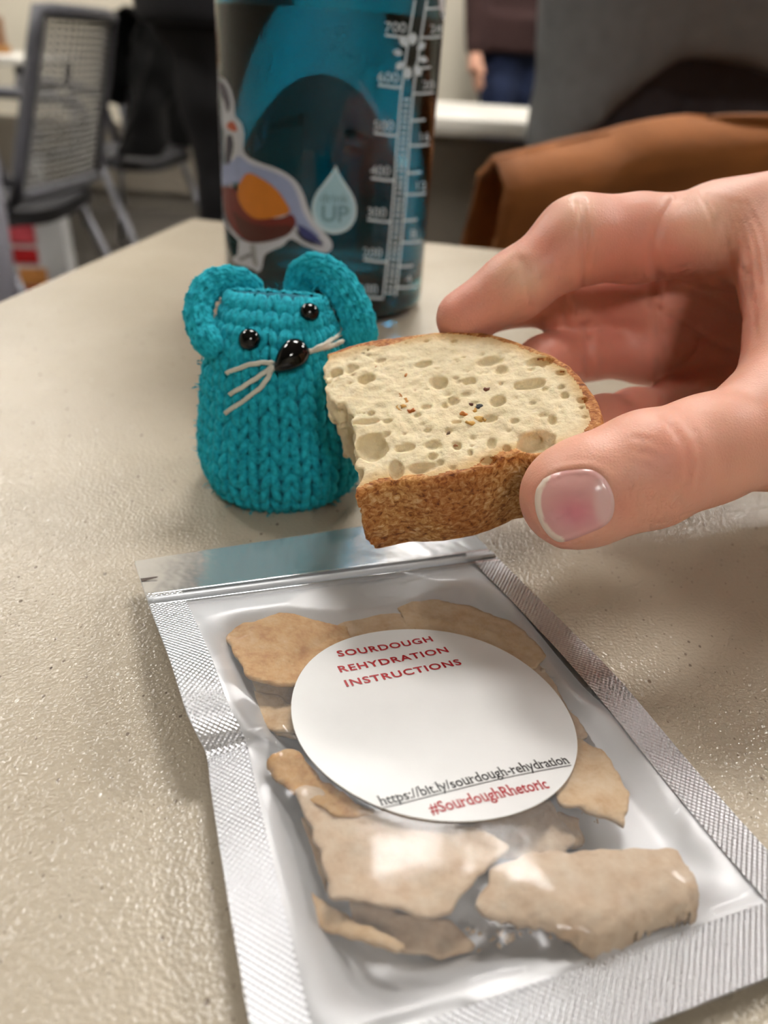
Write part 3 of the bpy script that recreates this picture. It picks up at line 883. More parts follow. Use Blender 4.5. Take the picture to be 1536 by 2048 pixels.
def grid_index(q):
    w = np.linalg.solve(ju, (q[:, :2] - XY[NU // 2, NV // 2, :2]).T).T + .5
    for _ in range(6):
        a = np.clip((w[:, 0] * (NU - 1)).astype(int), 0, NU - 1); c = np.clip((w[:, 1] * (NV - 1)).astype(int), 0, NV - 1)
        w = w + np.linalg.solve(ju, (q[:, :2] - XY[a, c, :2]).T).T * .8
    return a, c
fmin = np.minimum.reduce([np.roll(np.roll(film, a, 0), c, 1) for a in (-1, 0, 1) for c in (-1, 0, 1)])
for v, f, mat, label, n, th_ in flake_specs:
    a, c = grid_index(v[:n])
    v[:n, 2] = np.maximum(np.minimum(v[:n, 2], fmin[a, c] - .0003), .0011 + th_ * .6)
    v[n:, 2] = np.maximum(v[:n, 2] - th_, .0009)
    o = add('sourdough_flake', v, f, mat)
    tag(o, label, 'flake', 'dried sourdough flakes in the pouch')

def patch(zf, u0, u1, v0, v1):
    i = np.where((U1 >= u0 - 1e-9) & (U1 <= u1 + 1e-9))[0]; j = np.where((V1 >= v0 - 1e-9) & (V1 <= v1 + 1e-9))[0]
    g = np.concatenate([XY[i][:, j, :2], zf[i][:, j][..., None]], -1)
    nu, nv = g.shape[:2]
    f = [(a * nv + c, a * nv + c + 1, (a + 1) * nv + c + 1, (a + 1) * nv + c) for a in range(nu - 1) for c in range(nv - 1)]
    uv = np.stack([UU[i][:, j] * .0834, VV[i][:, j] * .126], -1).reshape(-1, 2)
    return g.reshape(-1, 3), f, uv
us, vs = U1[np.searchsorted(U1, SU)], V1[np.searchsorted(V1, V2)]
v, f, uv = patch(back, 0, 1, 0, 1)
add('back_sheet', v, f, M_foil, pouch, uv=uv)
vb = V1[np.searchsorted(V1, .15)]
v, f, uv = patch(film, us, 1 - us, vb, vs)
add('clear_front', v, f, M_film, pouch, uv=uv)
M_head = foil('silver_header', False)
M_head.node_tree.nodes['Principled BSDF'].inputs['Roughness'].default_value = .2
M_head.node_tree.nodes['Principled BSDF'].inputs['Metallic'].default_value = .8
ef = edge_z + .00012
for nm, (a, b_, c, d) in (('side_seal', (0, us, vb, 1)), ('side_seal', (1 - us, 1, vb, 1)), ('bottom_seal', (us, 1 - us, vs, 1))):
    v, f, uv = patch(ef, a, b_, c, d)
    o = add(nm, v, f, M_seal, pouch, uv=uv)
v, f, uv = patch(ef, 0, 1, 0, vb)
add('header', v, f, M_head, pouch, uv=uv)
# zip strip: two raised ribs and a thin band below
def across(vv, dz, n=70):
    j = int(round(vv * (NV - 1)))
    return np.concatenate([XY[:, j, :2], (np.maximum(edge_z, film)[:, j] + dz)[:, None]], -1)[::2]
M_zip = plain('milky_zip_plastic', (214, 218, 224), .22, var=.03, spec=.6)
for vv, r in ((.156, .0007), (.176, .0009), (.198, .0007)):
    MB().tube(across(vv, .0002), r, 8).build('zip_rib', M_film if r < .0008 else M_zip, pouch)
# tear notch at the header's left: flat dark patch, its colour is the gap's shade
nq = onz(283, 1168, .0062)
dv = unit(np.array([nq[0], nq[1], 0]) - np.array([*EL[12][:2], 0]))
ex = unit(XY[-1, 14] - XY[0, 14]) * np.array([1, 1, 0]); ey = unit(XY[0, 30] - XY[0, 2]) * np.array([1, 1, 0])
k0 = np.concatenate([EL[19][:2], [EL[19][2] + .0003]])
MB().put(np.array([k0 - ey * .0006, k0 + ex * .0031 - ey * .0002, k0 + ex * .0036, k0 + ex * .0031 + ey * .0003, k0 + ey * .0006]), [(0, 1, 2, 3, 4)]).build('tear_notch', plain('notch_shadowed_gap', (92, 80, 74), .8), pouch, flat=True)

# --- sticker
th = np.linspace(0, 2 * np.pi, 96, endpoint=False)
sx = unit(np.cross((0, 1, 0), ST_N)); sy = np.cross(ST_N, sx)
rr = np.linspace(0, 1, 14)[1:] * ST_R
pts = [ST_C]
for r in rr:
    for a in th: pts.append(ST_C + sx * r * math.cos(a) + sy * r * math.sin(a))
pts = np.array(pts); pts[:, 2] = sticker_z(pts[:, 0], pts[:, 1]) + .00004
n = len(th); f = [(0, 1 + j, 1 + (j + 1) % n) for j in range(n)]
for i in range(len(rr) - 1):
    for j in range(n):
        k = (j + 1) % n
        f.append((1 + i * n + j, 1 + (i + 1) * n + j, 1 + (i + 1) * n + k, 1 + i * n + k))
m0 = len(pts); rim = pts[-n:].copy(); rim[:, 2] -= .00022
up_ = pts[-n:].copy(); pts = np.vstack([pts, rim, up_])
for j in range(n):
    k = (j + 1) % n; q = 1 + (len(rr) - 1) * n
    f.append((m0 + n + j, m0 + j, m0 + k, m0 + n + k))
M_sticker = plain('white_sticker_paper', (232, 232, 232), .28, var=.015, scale=200, spec=.5)
stk = add('sticker', pts, f, M_sticker, pouch)
stk['label'] = 'round white glossy sticker with red and black lettering'

def text_mesh(s, bold=0.0, space=1.0):
    cu = bpy.data.curves.new('glyphs', 'FONT'); cu.body = s; cu.size = 1.0; cu.offset = bold; cu.space_character = space
    cu.resolution_u = 4
    ob = bpy.data.objects.new('glyphs', cu); COL.objects.link(ob)
    bpy.context.view_layer.update()
    me = bpy.data.meshes.new_from_object(ob.evaluated_get(bpy.context.evaluated_depsgraph_get()))
    v = np.array([q.co[:] for q in me.vertices]); f = [tuple(p.vertices) for p in me.polygons]
    bpy.data.objects.remove(ob); bpy.data.curves.remove(cu); bpy.data.meshes.remove(me)
    return v, f
M_red = plain('red_print', (178, 28, 40), .4, var=.05)
M_blk = plain('black_print', (34, 34, 36), .4, var=.05)
SERIF_FEET = {'h': ((.06, .0, .5),), }
def sticker_text(name, s, p0, p1, cap_px, mat, bold, space, under=False, serif=False):
    """baseline from photo pixel p0 to p1, lies on the sticker"""
    a = onplane(*p0, ST_C, ST_N); b_ = onplane(*p1, ST_C, ST_N)
    d = b_ - a; Ln = np.linalg.norm(d); d = d / Ln; up = np.cross(ST_N, d)
    v, f = text_mesh(s, bold, space)
    x0, x1 = v[:, 0].min(), v[:, 0].max()
    hgt = cap_px * mm
    kx = Ln / (x1 - x0); ky = hgt / .7
    if serif:   # small feet and heads on the stems, as in an old-style face
        v, f = add_serifs(s, v, f, space, bold)
    q = a + np.outer((v[:, 0] - x0) * kx, d) + np.outer(v[:, 1] * ky, up)
    if under:
        n0 = len(q)
        e = [a - up * .00050, a + d * Ln - up * .00050, a + d * Ln - up * .00036, a - up * .00036]
        N = 24
        lo_ = [a + d * Ln * i / N - up * .00052 for i in range(N + 1)]; hi_ = [a + d * Ln * i / N - up * .00038 for i in range(N + 1)]
        q = np.vstack([q, lo_, hi_])
        f = list(f) + [(n0 + i, n0 + i + 1, n0 + N + 2 + i, n0 + N + 1 + i) for i in range(N)]
    q[:, 2] = sticker_z(q[:, 0], q[:, 1]) + .00013
    return add(name, q, f, mat, stk, flat=True)
def add_serifs(s, v, f, space, bold):
    """thin bars on the ends of the stems, as in an old-style book face"""
    v = [tuple(q) for q in v]; f = list(f)
    XH, AS, DE = .52, .74, -.2
    feet = {'h': 'lr', 'n': 'lr', 'r': 'l', 'i': 'c', 'l': 'c', 'd': 'r', 'R': 'lr', 'p': '', 'u': 'r', 'a': 'r', 't': ''}
    heads = {'h': ('l', AS), 'n': ('l', XH), 'r': ('l', XH), 'i': ('c', XH), 'l': ('c', AS), 'b': ('l', AS), 'd': ('r', AS), 'u': ('lr', XH), 'p': ('l', XH), 'y': ('lr', XH), 'R': ('l', .7)}
    def bar(x, y, w=.20, h=.045):
        n = len(v)
        v.extend([(x - w / 2, y - h / 2, 0), (x + w / 2, y - h / 2, 0), (x + w / 2, y + h / 2, 0), (x - w / 2, y + h / 2, 0)])
        f.append((n, n + 1, n + 2, n + 3))
    for i, ch in enumerate(s):
        if ch not in feet and ch not in heads: continue
        g, _ = text_mesh(s[:i + 1], bold, space); g1, _ = text_mesh(ch, bold, space)
        x1 = g[:, 0].max(); x0 = x1 - (g1[:, 0].max() - g1[:, 0].min())
        pos = {'l': x0 + .045, 'r': x1 - .045, 'c': (x0 + x1) / 2}
        for k in feet.get(ch, ''): bar(pos[k], .02)
        if ch in heads:
            for k in heads[ch][0]: bar(pos[k] - .02, heads[ch][1] - .02, .15)
        if ch == 'p': bar(pos['l'], DE + .02)
    return np.array(v), f
sticker_text('lettering', 'SOURDOUGH', (678, 1310), (867, 1283), 1.75, M_red, .022, 1.14)
sticker_text('lettering', 'REHYDRATION', (681, 1340), (898, 1306), 1.75, M_red, .022, 1.14)
sticker_text('lettering', 'INSTRUCTIONS', (694, 1367), (924, 1332), 1.75, M_red, .022, 1.14)
sticker_text('lettering', 'https://bit.ly/sourdough-rehydration', (764, 1608), (1139, 1529), 1.9, M_blk, .006, 1.0, under=True, serif=True)
sticker_text('lettering', '#SourdoughRhetoric', (864, 1629), (1099, 1580), 2.1, M_red, .010, 1.0, serif=True)

# --- crumbs loose in the pouch: too many and too small to pick apart
cv = MB()
for (cx, cy, sx_, sy_, n_, r_) in ((1092, 1318, 10, 9, 12, .9), (1150, 1385, 14, 8, 9, .9), (1175, 1412, 14, 8, 22, .3), (1070, 1290, 12, 16, 14, .25), (1000, 1862, 55, 22, 22, .35), (1005, 1885, 10, 8, 4, .8), (690, 1760, 8, 14, 6, .35), (1195, 1640, 30, 10, 6, .25), (1120, 1345, 30, 30, 20, .2)):
    for _ in range(n_):
        p = onz(cx + random.gauss(0, sx_), cy + random.gauss(0, sy_), .0024)
        cv.ball(p, np.array([1, random.uniform(.6, 1), random.uniform(.5, .8)]) * r_ * random.uniform(.5, 1.1) * mm, 7, 5, rotz(random.random() * 6) @ rotx(random.random()))
o = cv.build('sourdough_crumbs', M_fl1)
tag(o, 'loose pale bread crumbs lying inside the pouch', 'crumbs', kind='stuff')

# ================================================================ the slice of bread
def image_material(): pass
m, t, b, L = nt('bread_crumb')
co = node(t, 'ShaderNodeTexCoord')
at = node(t, 'ShaderNodeAttribute', attribute_name='tint')
n1 = node(t, 'ShaderNodeTexNoise', i_Scale=260.0, i_Detail=5.0, i_Roughness=.65); L.new(co.outputs['Object'], n1.inputs['Vector'])
r1 = ramp(t, [(.3, (.86, .83, .76)), (.6, (1, 1, 1))]); L.new(n1.outputs['Fac'], r1.inputs['Fac'])
mx = node(t, 'ShaderNodeMix', data_type='RGBA', blend_type='MULTIPLY'); mx.inputs[0].default_value = .8
L.new(at.outputs['Color'], mx.inputs[6]); L.new(r1.outputs['Color'], mx.inputs[7]); L.new(mx.outputs[2], b.inputs['Base Color'])
b.inputs['Roughness'].default_value = .7
b.inputs['Subsurface Weight'].default_value = .25; b.inputs['Subsurface Scale'].default_value = .0015
b.inputs['Subsurface Radius'].default_value = (1, .7, .4)
n2 = node(t, 'ShaderNodeTexNoise', i_Scale=1400.0, i_Detail=4.0); L.new(co.outputs['Object'], n2.inputs['Vector'])
bp = node(t, 'ShaderNodeBump', i_Strength=.5, i_Distance=.0004); L.new(n2.outputs['Fac'], bp.inputs['Height']); L.new(bp.outputs['Normal'], b.inputs['Normal'])
M_crumb = m
m, t, b, L = nt('bread_crust')
co = node(t, 'ShaderNodeTexCoord')
mp = node(t, 'ShaderNodeMapping'); mp.inputs['Scale'].default_value = (1, 1.7, 1); L.new(co.outputs['Object'], mp.inputs['Vector'])
n1 = node(t, 'ShaderNodeTexNoise', i_Scale=820.0, i_Detail=6.0, i_Roughness=.62, i_Distortion=.5); L.new(mp.outputs['Vector'], n1.inputs['Vector'])
n3 = node(t, 'ShaderNodeTexNoise', i_Scale=70.0, i_Detail=3.0); L.new(co.outputs['Object'], n3.inputs['Vector'])
ra = ramp(t, [(.34, lin((128, 74, 30))), (.44, lin((186, 126, 60))), (.54, lin((214, 166, 100))), (.66, lin((240, 212, 168)))]); L.new(n1.outputs['Fac'], ra.inputs['Fac'])
rb = ramp(t, [(.35, lin((206, 160, 112))), (.65, (1, .98, .95))]); L.new(n3.outputs['Fac'], rb.inputs['Fac'])
mx = node(t, 'ShaderNodeMix', data_type='RGBA', blend_type='MULTIPLY'); mx.inputs[0].default_value = .8
L.new(ra.outputs['Color'], mx.inputs[6]); L.new(rb.outputs['Color'], mx.inputs[7])
at = node(t, 'ShaderNodeAttribute', attribute_name='tint')
mz = node(t, 'ShaderNodeMix', data_type='RGBA', blend_type='MULTIPLY'); mz.inputs[0].default_value = 1
L.new(mx.outputs[2], mz.inputs[6]); L.new(at.outputs['Color'], mz.inputs[7]); L.new(mz.outputs[2], b.inputs['Base Color'])
b.inputs['Roughness'].default_value = .55
bp = node(t, 'ShaderNodeBump', i_Strength=.7, i_Distance=.0006); L.new(n1.outputs['Fac'], bp.inputs['Height']); L.new(bp.outputs['Normal'], b.inputs['Normal'])
M_crust = m

BC = P(930, 820, .162)
v0 = -unit(ray(930, 820)); al = math.radians(47); tt_ = math.radians(8)
u0 = math.cos(tt_) * UPV - math.sin(tt_) * RGT; u0 = unit(u0 - (u0 @ v0) * v0)
BN = math.cos(al) * v0 + math.sin(al) * u0
BX = unit(RGT - (RGT @ BN) * BN); BY = np.cross(BN, BX)
BT = .0200                                               # slice thickness
def bp2(px, py):
    q = onplane(px, py, BC, BN) - BC
    return np.array([q @ BX, q @ BY])
top_arc = [(654, 706), (700, 690), (745, 679), (800, 672), (870, 662), (960, 663), (1010, 673), (1050, 688), (1100, 706), (1140, 730), (1172, 765), (1195, 800), (1206, 835), (1204, 866)]
low_arc = [(1180, 884), (1150, 896), (1105, 908), (1070, 916), (1040, 908), (1015, 912), (975, 930), (935, 945), (890, 955), (840, 961), (790, 963), (750, 970), (710, 986)]
bite = [(711, 970), (716, 945), (707, 925), (714, 908), (704, 880), (707, 862), (700, 850), (704, 840), (712, 832), (698, 822), (690, 802), (672, 806), (652, 790), (650, 770), (658, 752), (648, 738), (656, 722)]
crust2 = np.array([bp2(*q) for q in top_arc + low_arc]); bite2 = np.array([bp2(*q) for q in bite])
outl = np.vstack([crust2, bite2])
h = .00034
pad = .0022
lo = np.array([*(outl.min(0) - pad), -BT - pad]); hi = np.array([*(outl.max(0) + pad), pad])
def bread_base(G):
    g2 = G[..., :2]; W_ = G[..., 2]
    ins2 = inside(g2, outl)
    dc = seg_dist(g2, crust2); db = seg_dist(g2, bite2)
    d2 = np.minimum(dc, db); d2 = np.where(ins2, -d2, d2)
    # bite side is ragged, crust side gently lumpy and bowed out between the faces
    nb_ = smooth(.004, .0005, db)
    side = d2 + nb_ * (.0011 * fbm(G * 420, 3, 50) + .0013 * fbm(G * 150, 2, 60)) + (1 - nb_) * (.00022 * fbm(G * 500, 2, 70) - .0010 * (1 - np.minimum(1, np.abs((W_ + BT / 2) / (BT / 2))) ** 2))
    capz = np.maximum(W_, -W_ - BT)
    rnd = .0008
    F = np.minimum(np.maximum(side + rnd, capz + rnd), 0) + np.sqrt(np.maximum(side + rnd, 0) ** 2 + np.maximum(capz + rnd, 0) ** 2) - rnd
    return F + (.00034 * fbm(G * 700, 3, 80) + .00028 * fbm(G * 260, 2, 84)) * (.35 + .65 * smooth(.0012, .003, dc))
F = sdf_eval(bread_base, lo, hi, h, margin=1.3)
# pores of the crumb
holes = [(880, 764, 17, 12), (1070, 882, 33, 20), (741, 893, 32, 24), (791, 939, 12, 15), (810, 895, 18, 8), (866, 889, 16, 8), (914, 891, 8, 8), (982, 887, 9, 12), (864, 912, 8, 6), (982, 837, 13, 6),
         (1076, 724, 25, 9), (978, 722, 28, 8), (907, 801, 11, 7), (997, 803, 14, 9), (1062, 768, 29, 9), (732, 843, 26, 5), (1105, 839, 9, 9), (941, 762, 13, 8), (978, 920, 17, 8), (732, 757, 18, 12),
         (845, 728, 17, 8), (1013, 896, 7, 6), (1003, 740, 12, 8), (880, 925, 7, 5), (940, 905, 5, 5), (895, 863, 7, 4), (855, 860, 9, 4), (1120, 745, 10, 6), (760, 720, 12, 5), (1130, 790, 8, 6), (700, 740, 9, 7), (840, 935, 18, 9), (773, 868, 8, 5), (1030, 842, 8, 4), (835, 830, 7, 4), (945, 875, 5, 4), (905, 935, 8, 4)]
pxmm = .162 / FPX
hl = []
for (a, b_, rx, ry) in holes:
    c = bp2(a, b_); hl.append((c[0], c[1], -.0002, rx * pxmm * 1.08, ry * pxmm * 1.5, min(rx, ry) * pxmm * 1.35))
lo2, hi2 = outl.min(0), outl.max(0)
k = 0
while k < 150:
    c = lo2 + RNG.random(2) * (hi2 - lo2)
    if inside(c[None], outl)[0] and seg_dist(c[None], crust2)[0] > .0022:
        r = .0003 + .0006 * RNG.random() ** 3
        hl.append((c[0], c[1], (-.0001 if RNG.random() < .6 else -RNG.random() * BT), r * (1 + RNG.random()), r, r * (.7 + .5 * RNG.random()))); k += 1
for k in range(70):   # pores opening in the bitten side
    i = RNG.integers(len(bite2)); c = bite2[i] + RNG.normal(0, .0012, 2)
    r = .0004 + .0011 * RNG.random() ** 2
    hl.append((c[0], c[1], -RNG.random() * BT, r, r, r * 1.2))
for (cx, cy, cz, rx, ry, rz) in hl:
    i0 = np.maximum(((np.array([cx - rx * 1.5, cy - ry * 1.5, cz - rz * 1.5]) - lo) / h).astype(int), 0)
    i1 = ((np.array([cx + rx * 1.5, cy + ry * 1.5, cz + rz * 1.5]) - lo) / h).astype(int) + 2
    s = tuple(slice(a, b_) for a, b_ in zip(i0, i1))
    gq = np.stack(np.meshgrid(*[lo[k] + h * np.arange(F.shape[k])[s[k]] for k in range(3)], indexing='ij'), -1)
    if gq.size == 0: continue
    dd = (np.linalg.norm((gq - (cx, cy, cz)) / (rx, ry, rz), axis=-1) - 1) * min(rx, ry, rz)
    dd = dd + .00012 * fbm(gq * 900, 2, 91) + min(.0007, .3 * min(rx, ry)) * fbm(gq * 330, 2, 95)
    F[s] = -smin(-F[s], dd, .00025)
v, f = surface_nets(F, lo, h)
v = relax(v, f, 1, .4)
vd_c = seg_dist(v[:, :2], crust2); vd_b = seg_dist(v[:, :2], bite2)
# crust where the surface is on (or just inside) the baked outline
nrm = vnormals(v, f)
rim = .0014 + .0007 * fbm(v * 300, 2, 12)
wpx = project(BC + v[:, :1] * BX + v[:, 1:2] * BY + v[:, 2:3] * BN)
rim = rim + .0016 * smooth(1120, 1200, wpx[:, 0]) + .0016 * np.exp(-((wpx[:, 0] - 775) / 32) ** 2) * (wpx[:, 1] < 720)
is_crust = (vd_c < rim) & (vd_b > .0009) | ((np.abs(nrm[:, 2]) < .55) & (vd_c < .0026) & (vd_b > .0016))
fc = is_crust[f].sum(1) >= 3
world_v = BC + v[:, :1] * BX + v[:, 1:2] * BY + v[:, 2:3] * BN
bread = empty('bread_slice', tuple(BC - BN * BT))
tag(bread, 'bitten slice of sourdough bread held between thumb and fingers', 'bread')
bread.rotation_euler = (0, 0, 0)
def sub(mask, name, mat, col):
    ff = f[mask]; u, inv = np.unique(ff, return_inverse=True)
    return add(name, world_v[u], inv.reshape(ff.shape), mat, bread, col=col[u])
n3_ = fbm(v * 90, 3, 33)[:, None]
tone = smooth(.0052, .0012, vd_c)[:, None] * (.75 + .25 * n3_)
crumb_c = np.array(lin((242, 225, 188))) * (1 - tone) + np.array(lin((214, 170, 104))) * tone
crumb_c = crumb_c * (1 + .05 * n3_)
sub(~fc, 'crumb', M_crumb, crumb_c)
edge_t = smooth(-.0030, -.0004, v[:, 2])[:, None]
crust_c = np.array([[1.0, 1.0, 1.0]]) * (1 - edge_t) + np.array([[1.08, .92, .74]]) * edge_t
sub(fc, 'crust', M_crust, np.clip(crust_c * (1 + .1 * n3_), 0, 1.2))
# toasted specks sticking to the crumb
def speck(px, py, r, rgb, nm='toasted_speck'):
    c2 = bp2(px, py); p = BC + c2[0] * BX + c2[1] * BY - BN * .0002
    q = MB(); a = random.random() * 6
    R_ = np.stack([BX, BY, BN], 1) @ rotz(a)
    q.ball(p, np.array([1.5, .9, .5]) * r * 1.1 * mm, 9, 6, R_)
    vv = np.array(q.v); vv = vv + (.0007 * r) * np.stack([vnoise(vv * 2200, s) for s in (1, 2, 3)], -1)
    q.v = [tuple(k) for k in vv]
    return q.build(nm, plain('speck', rgb, .6, var=.2), bread)
for a in ((800, 790, .5, (196, 126, 52)), (812, 803, .75, (206, 140, 60)), (826, 820, .7, (190, 104, 36)), (803, 812, .8, (222, 168, 88)), (752, 733, .35, (196, 110, 50)), (812, 750, .35, (204, 130, 60)), (757, 805, .35, (190, 110, 44)),
          (973, 777, .5, (120, 70, 44)), (959, 813, .6, (28, 26, 24)), (943, 808, .45, (110, 60, 40)), (927, 826, .6, (206, 124, 40)), (940, 846, .8, (224, 172, 84)), (962, 838, .8, (226, 178, 92)), (950, 820, .5, (220, 160, 70)), (722, 824, .3, (180, 110, 50)), (896, 866, .35, (110, 80, 50)), (912, 890, .35, (150, 90, 40))):
    speck(*a)

# ================================================================ the hand
def N(px, py, d, r): return (P(px, py, d), r * mm)
thumb = [N(1140, 990, .1462, 8.5), N(1185, 975, .1462, 9.0), N(1293, 941, .1485, 9.9), N(1406, 902, .152, 9.7), N(1545, 855, .158, 11.2), N(1720, 810, .172, 15), N(1880, 760, .195, 19)]
index = [N(928, 636, .183, 6.6), N(1030, 572, .181, 7.3), N(1148, 487, .181, 8.8), N(1270, 478, .187, 9.6), N(1430, 466, .197, 10.6), N(1580, 455, .203, 12.5), N(1850, 560, .222, 16)]
middle = [N(960, 625, .203, 6.4), N(1035, 592, .206, 7.0), N(1135, 604, .209, 8.0), N(1290, 600, .212, 8.6), N(1440, 590, .217, 11), N(1850, 640, .23, 17)]
ring = [N(1045, 780, .201, 6.3), N(1090, 730, .206, 7.1), N(1172, 698, .214, 7.8), N(1290, 700, .217, 8.4), N(1440, 702, .222, 11), N(1850, 700, .234, 17)]
pinky = [N(1165, 872, .186, 5.6), N(1205, 846, .191, 6.2), N(1268, 835, .2, 6.8), N(1350, 825, .208, 7.6), N(1450, 805, .216, 10), N(1850, 770, .23, 17)]
web = [N(1440, 462, .197, 9.5), N(1572, 455, .188, 11), N(1606, 565, .178, 11), N(1622, 690, .168, 11), N(1600, 830, .161, 11)]
fore = [N(1860, 680, .215, 25), N(2300, 720, .235, 25), N(2700, 780, .255, 29)]
allp = np.array([p for c in (thumb, index, middle, ring, pinky, web, fore) for p, _ in c])
h = .00085
lo = allp.min(0) - .016; hi = allp.max(0) + .016
lo[0] = allp[:, 0].min() - .012
hi[0] = fore[-1][0][0]          # arm leaves the frame here
lo[2] = allp[:, 2].min() - .031; hi[2] = allp[:, 2].max() + .02
lo[1] -= .012; hi[1] += .02
def hand_sdf(G):
    fin = chain(G, index, .004)
    for c in (middle, ring, pinky):
        fin = smin(fin, chain(G, c, .004), .0012)
    palm = None
    for c in (index, middle, ring, pinky):
        e = chain(G, c[-3:] if c is not index else c[-3:], .004)
        palm = e if palm is None else smin(palm, e, .010)
    fin = smin(fin, palm, .002)
    th_ = chain(G, thumb, .005)
    tip = sd_ball(G, P(1150, 1000, .1500), np.array([9.0, 8.6, 8.2]) * mm)
    th_ = smin(th_, tip, .005)
    wb = chain(G, web, .010)
    D = smin(th_, wb, .010)
    D = smin(D, chain(G, fore, .01), .02)
    D = smin(D, fin, .006)
    # knuckle swellings
    D = smin(D, sd_ball(G, P(1160, 470, .186), .0083), .006)
    D = smin(D, sd_ball(G, P(1300, 935, .147), .0094), .004)
    return D
D = sdf_eval(hand_sdf, lo, hi, h)
v, f = surface_nets(D, lo, h)
v = relax(v, f, 4, .5)
nrm = vnormals(v, f)
pr = project(v)
facing = ((v - ORI) * nrm).sum(1) < 0
# skin creases, knuckle folds, palm lines
def crease(poly, w, dep, d0, d1, side_bulge=.12):
    global v
    s = facing & (pr[:, 2] > d0) & (pr[:, 2] < d1)
    q = seg_dist(pr[:, :2], spline(poly, 24))
    amt = -dep * np.exp(-(q / w) ** 2) + side_bulge * dep * np.exp(-((q - 2.6 * w) / (1.6 * w)) ** 2)
    v = v + nrm * (amt * s * mm)[:, None]
crease([(1160, 402), (1168, 450), (1172, 510), (1168, 572)], 6, 1.0, .165, .2)
crease([(1352, 395), (1318, 455), (1308, 510), (1316, 556)], 9, .8, .17, .205)
crease([(1040, 520), (1064, 560), (1080, 620)], 8, .45, .16, .19)
crease([(1128, 572), (1133, 612), (1130, 655)], 6, .9, .19, .215)
crease([(1172, 652), (1178, 700), (1176, 748)], 6, .9, .195, .22)
crease([(1318, 575), (1316, 655), (1322, 750)], 9, .7, .19, .225)
crease([(1300, 610), (1370, 650), (1440, 690), (1490, 705)], 6, .5, .17, .24)
crease([(1350, 560), (1430, 600), (1490, 640)], 5, .3, .17, .24)
for k in range(6):
    a = 20 * k
    crease([(1400 + a * .9, 385 + 4 * k), (1425 + a, 440 + 8 * k), (1440 + a, 500 + 18 * k)], 4, .28, .15, .205)
crease([(1490, 540), (1505, 600), (1512, 680)], 4, .3, .15, .19)
crease([(1332, 838), (1362, 878), (1378, 925), (1372, 975), (1350, 1010)], 6, .45, .12, .165)
crease([(1366, 836), (1392, 872), (1404, 920), (1396, 970)], 6, .35, .12, .165)
crease([(1282, 905), (1310, 912), (1336, 932), (1345, 960)], 4, .28, .12, .165)
crease([(1290, 930), (1318, 950), (1330, 985)], 4, .25, .12, .165)
crease([(1270, 875), (1300, 880), (1325, 895)], 4, .2, .12, .165)
crease([(1225, 965), (1240, 1005), (1232, 1045)], 5, .5, .12, .165)
# nail bed: a shallow step in the flesh around the nail
nail_px = [(1086, 958), (1108, 947), (1140, 940), (1180, 939), (1205, 952), (1221, 975), (1229, 1005), (1224, 1035), (1206, 1054), (1172, 1069), (1140, 1081), (1118, 1084), (1098, 1072), (1080, 1046), (1070, 1012), (1072, 980)]
npoly = spline(nail_px + nail_px[:1], 140)[:-1]
s = facing & (pr[:, 2] < .165)
qn = seg_dist(pr[:, :2], npoly, True); inn = inside(pr[:, :2], npoly)
sgn = np.where(inn, -qn, qn)
amt = -.00055 * smooth(2, -7, sgn) + .00035 * np.exp(-((sgn - 7) / 6) ** 2) * smooth(1090, 1130, pr[:, 0])
v = v + nrm * (amt * s)[:, None]
v = relax(v, f, 1, .3)
# skin colour: pinker pads and creases, paler knuckles (pigment and blood, not light)
pr = project(v)
base = np.array(lin((229, 168, 145)))
pink = np.array(lin((222, 128, 112))); pale = np.array(lin((238, 200, 170)))
def near(px, py, r, d0=.1, d1=.4):
    return (np.exp(-(((pr[:, 0] - px) ** 2 + (pr[:, 1] - py) ** 2) / r ** 2)) * ((pr[:, 2] > d0) & (pr[:, 2] < d1)))[:, None]
c = np.tile(base, (len(v), 1))
def mixc(c, w, tgt): return c * (1 - w) + tgt * w
for a in ((930, 620, 90), (1090, 500, 60), (1250, 480, 90), (1230, 620, 100), (1230, 710, 100), (1270, 830, 80), (1400, 680, 130), (1340, 520, 60), (1110, 690, 60)): c = mixc(c, .42 * near(*a, .165, .3), pink)
for a in ((1030, 540, 40), (1155, 420, 40), (1420, 440, 60), (1060, 560, 30)): c = mixc(c, .5 * near(*a, .15, .3), pale)
for a in ((1085, 1000, 45, .1, .165), (1120, 1080, 40, .1, .165), (1240, 1010, 35, .1, .165), (1350, 920, 60, .1, .165)): c = mixc(c, .35 * near(*a), pink)
c = c * (1 + .05 * fbm(v * 160, 3, 21)[:, None] * np.array([.6, 1, 1]))
m, t, b, L = nt('skin')
at = node(t, 'ShaderNodeAttribute', attribute_name='tint'); L.new(at.outputs['Color'], b.inputs['Base Color'])
b.inputs['Roughness'].default_value = .46
b.inputs['Subsurface Weight'].default_value = .35; b.inputs['Subsurface Scale'].default_value = .0035; b.inputs['Subsurface Radius'].default_value = (1.0, .38, .22)
co = node(t, 'ShaderNodeTexCoord')
vo = node(t, 'ShaderNodeTexVoronoi', feature='DISTANCE_TO_EDGE', i_Scale=1500.0); L.new(co.outputs['Object'], vo.inputs['Vector'])
nz = node(t, 'ShaderNodeTexNoise', i_Scale=500.0, i_Detail=4.0); L.new(co.outputs['Object'], nz.inputs['Vector'])
ad = node(t, 'ShaderNodeMath', operation='ADD'); L.new(vo.outputs['Distance'], ad.inputs[0]); L.new(nz.outputs['Fac'], ad.inputs[1])
bp = node(t, 'ShaderNodeBump', i_Strength=.22, i_Distance=.00035); L.new(ad.outputs[0], bp.inputs['Height']); L.new(bp.outputs['Normal'], b.inputs['Normal'])
M_skin = m
hand = empty('hand', tuple(P(1560, 800, .18)))
tag(hand, 'right hand reaching in from the right, pinching the bread slice', 'hand')
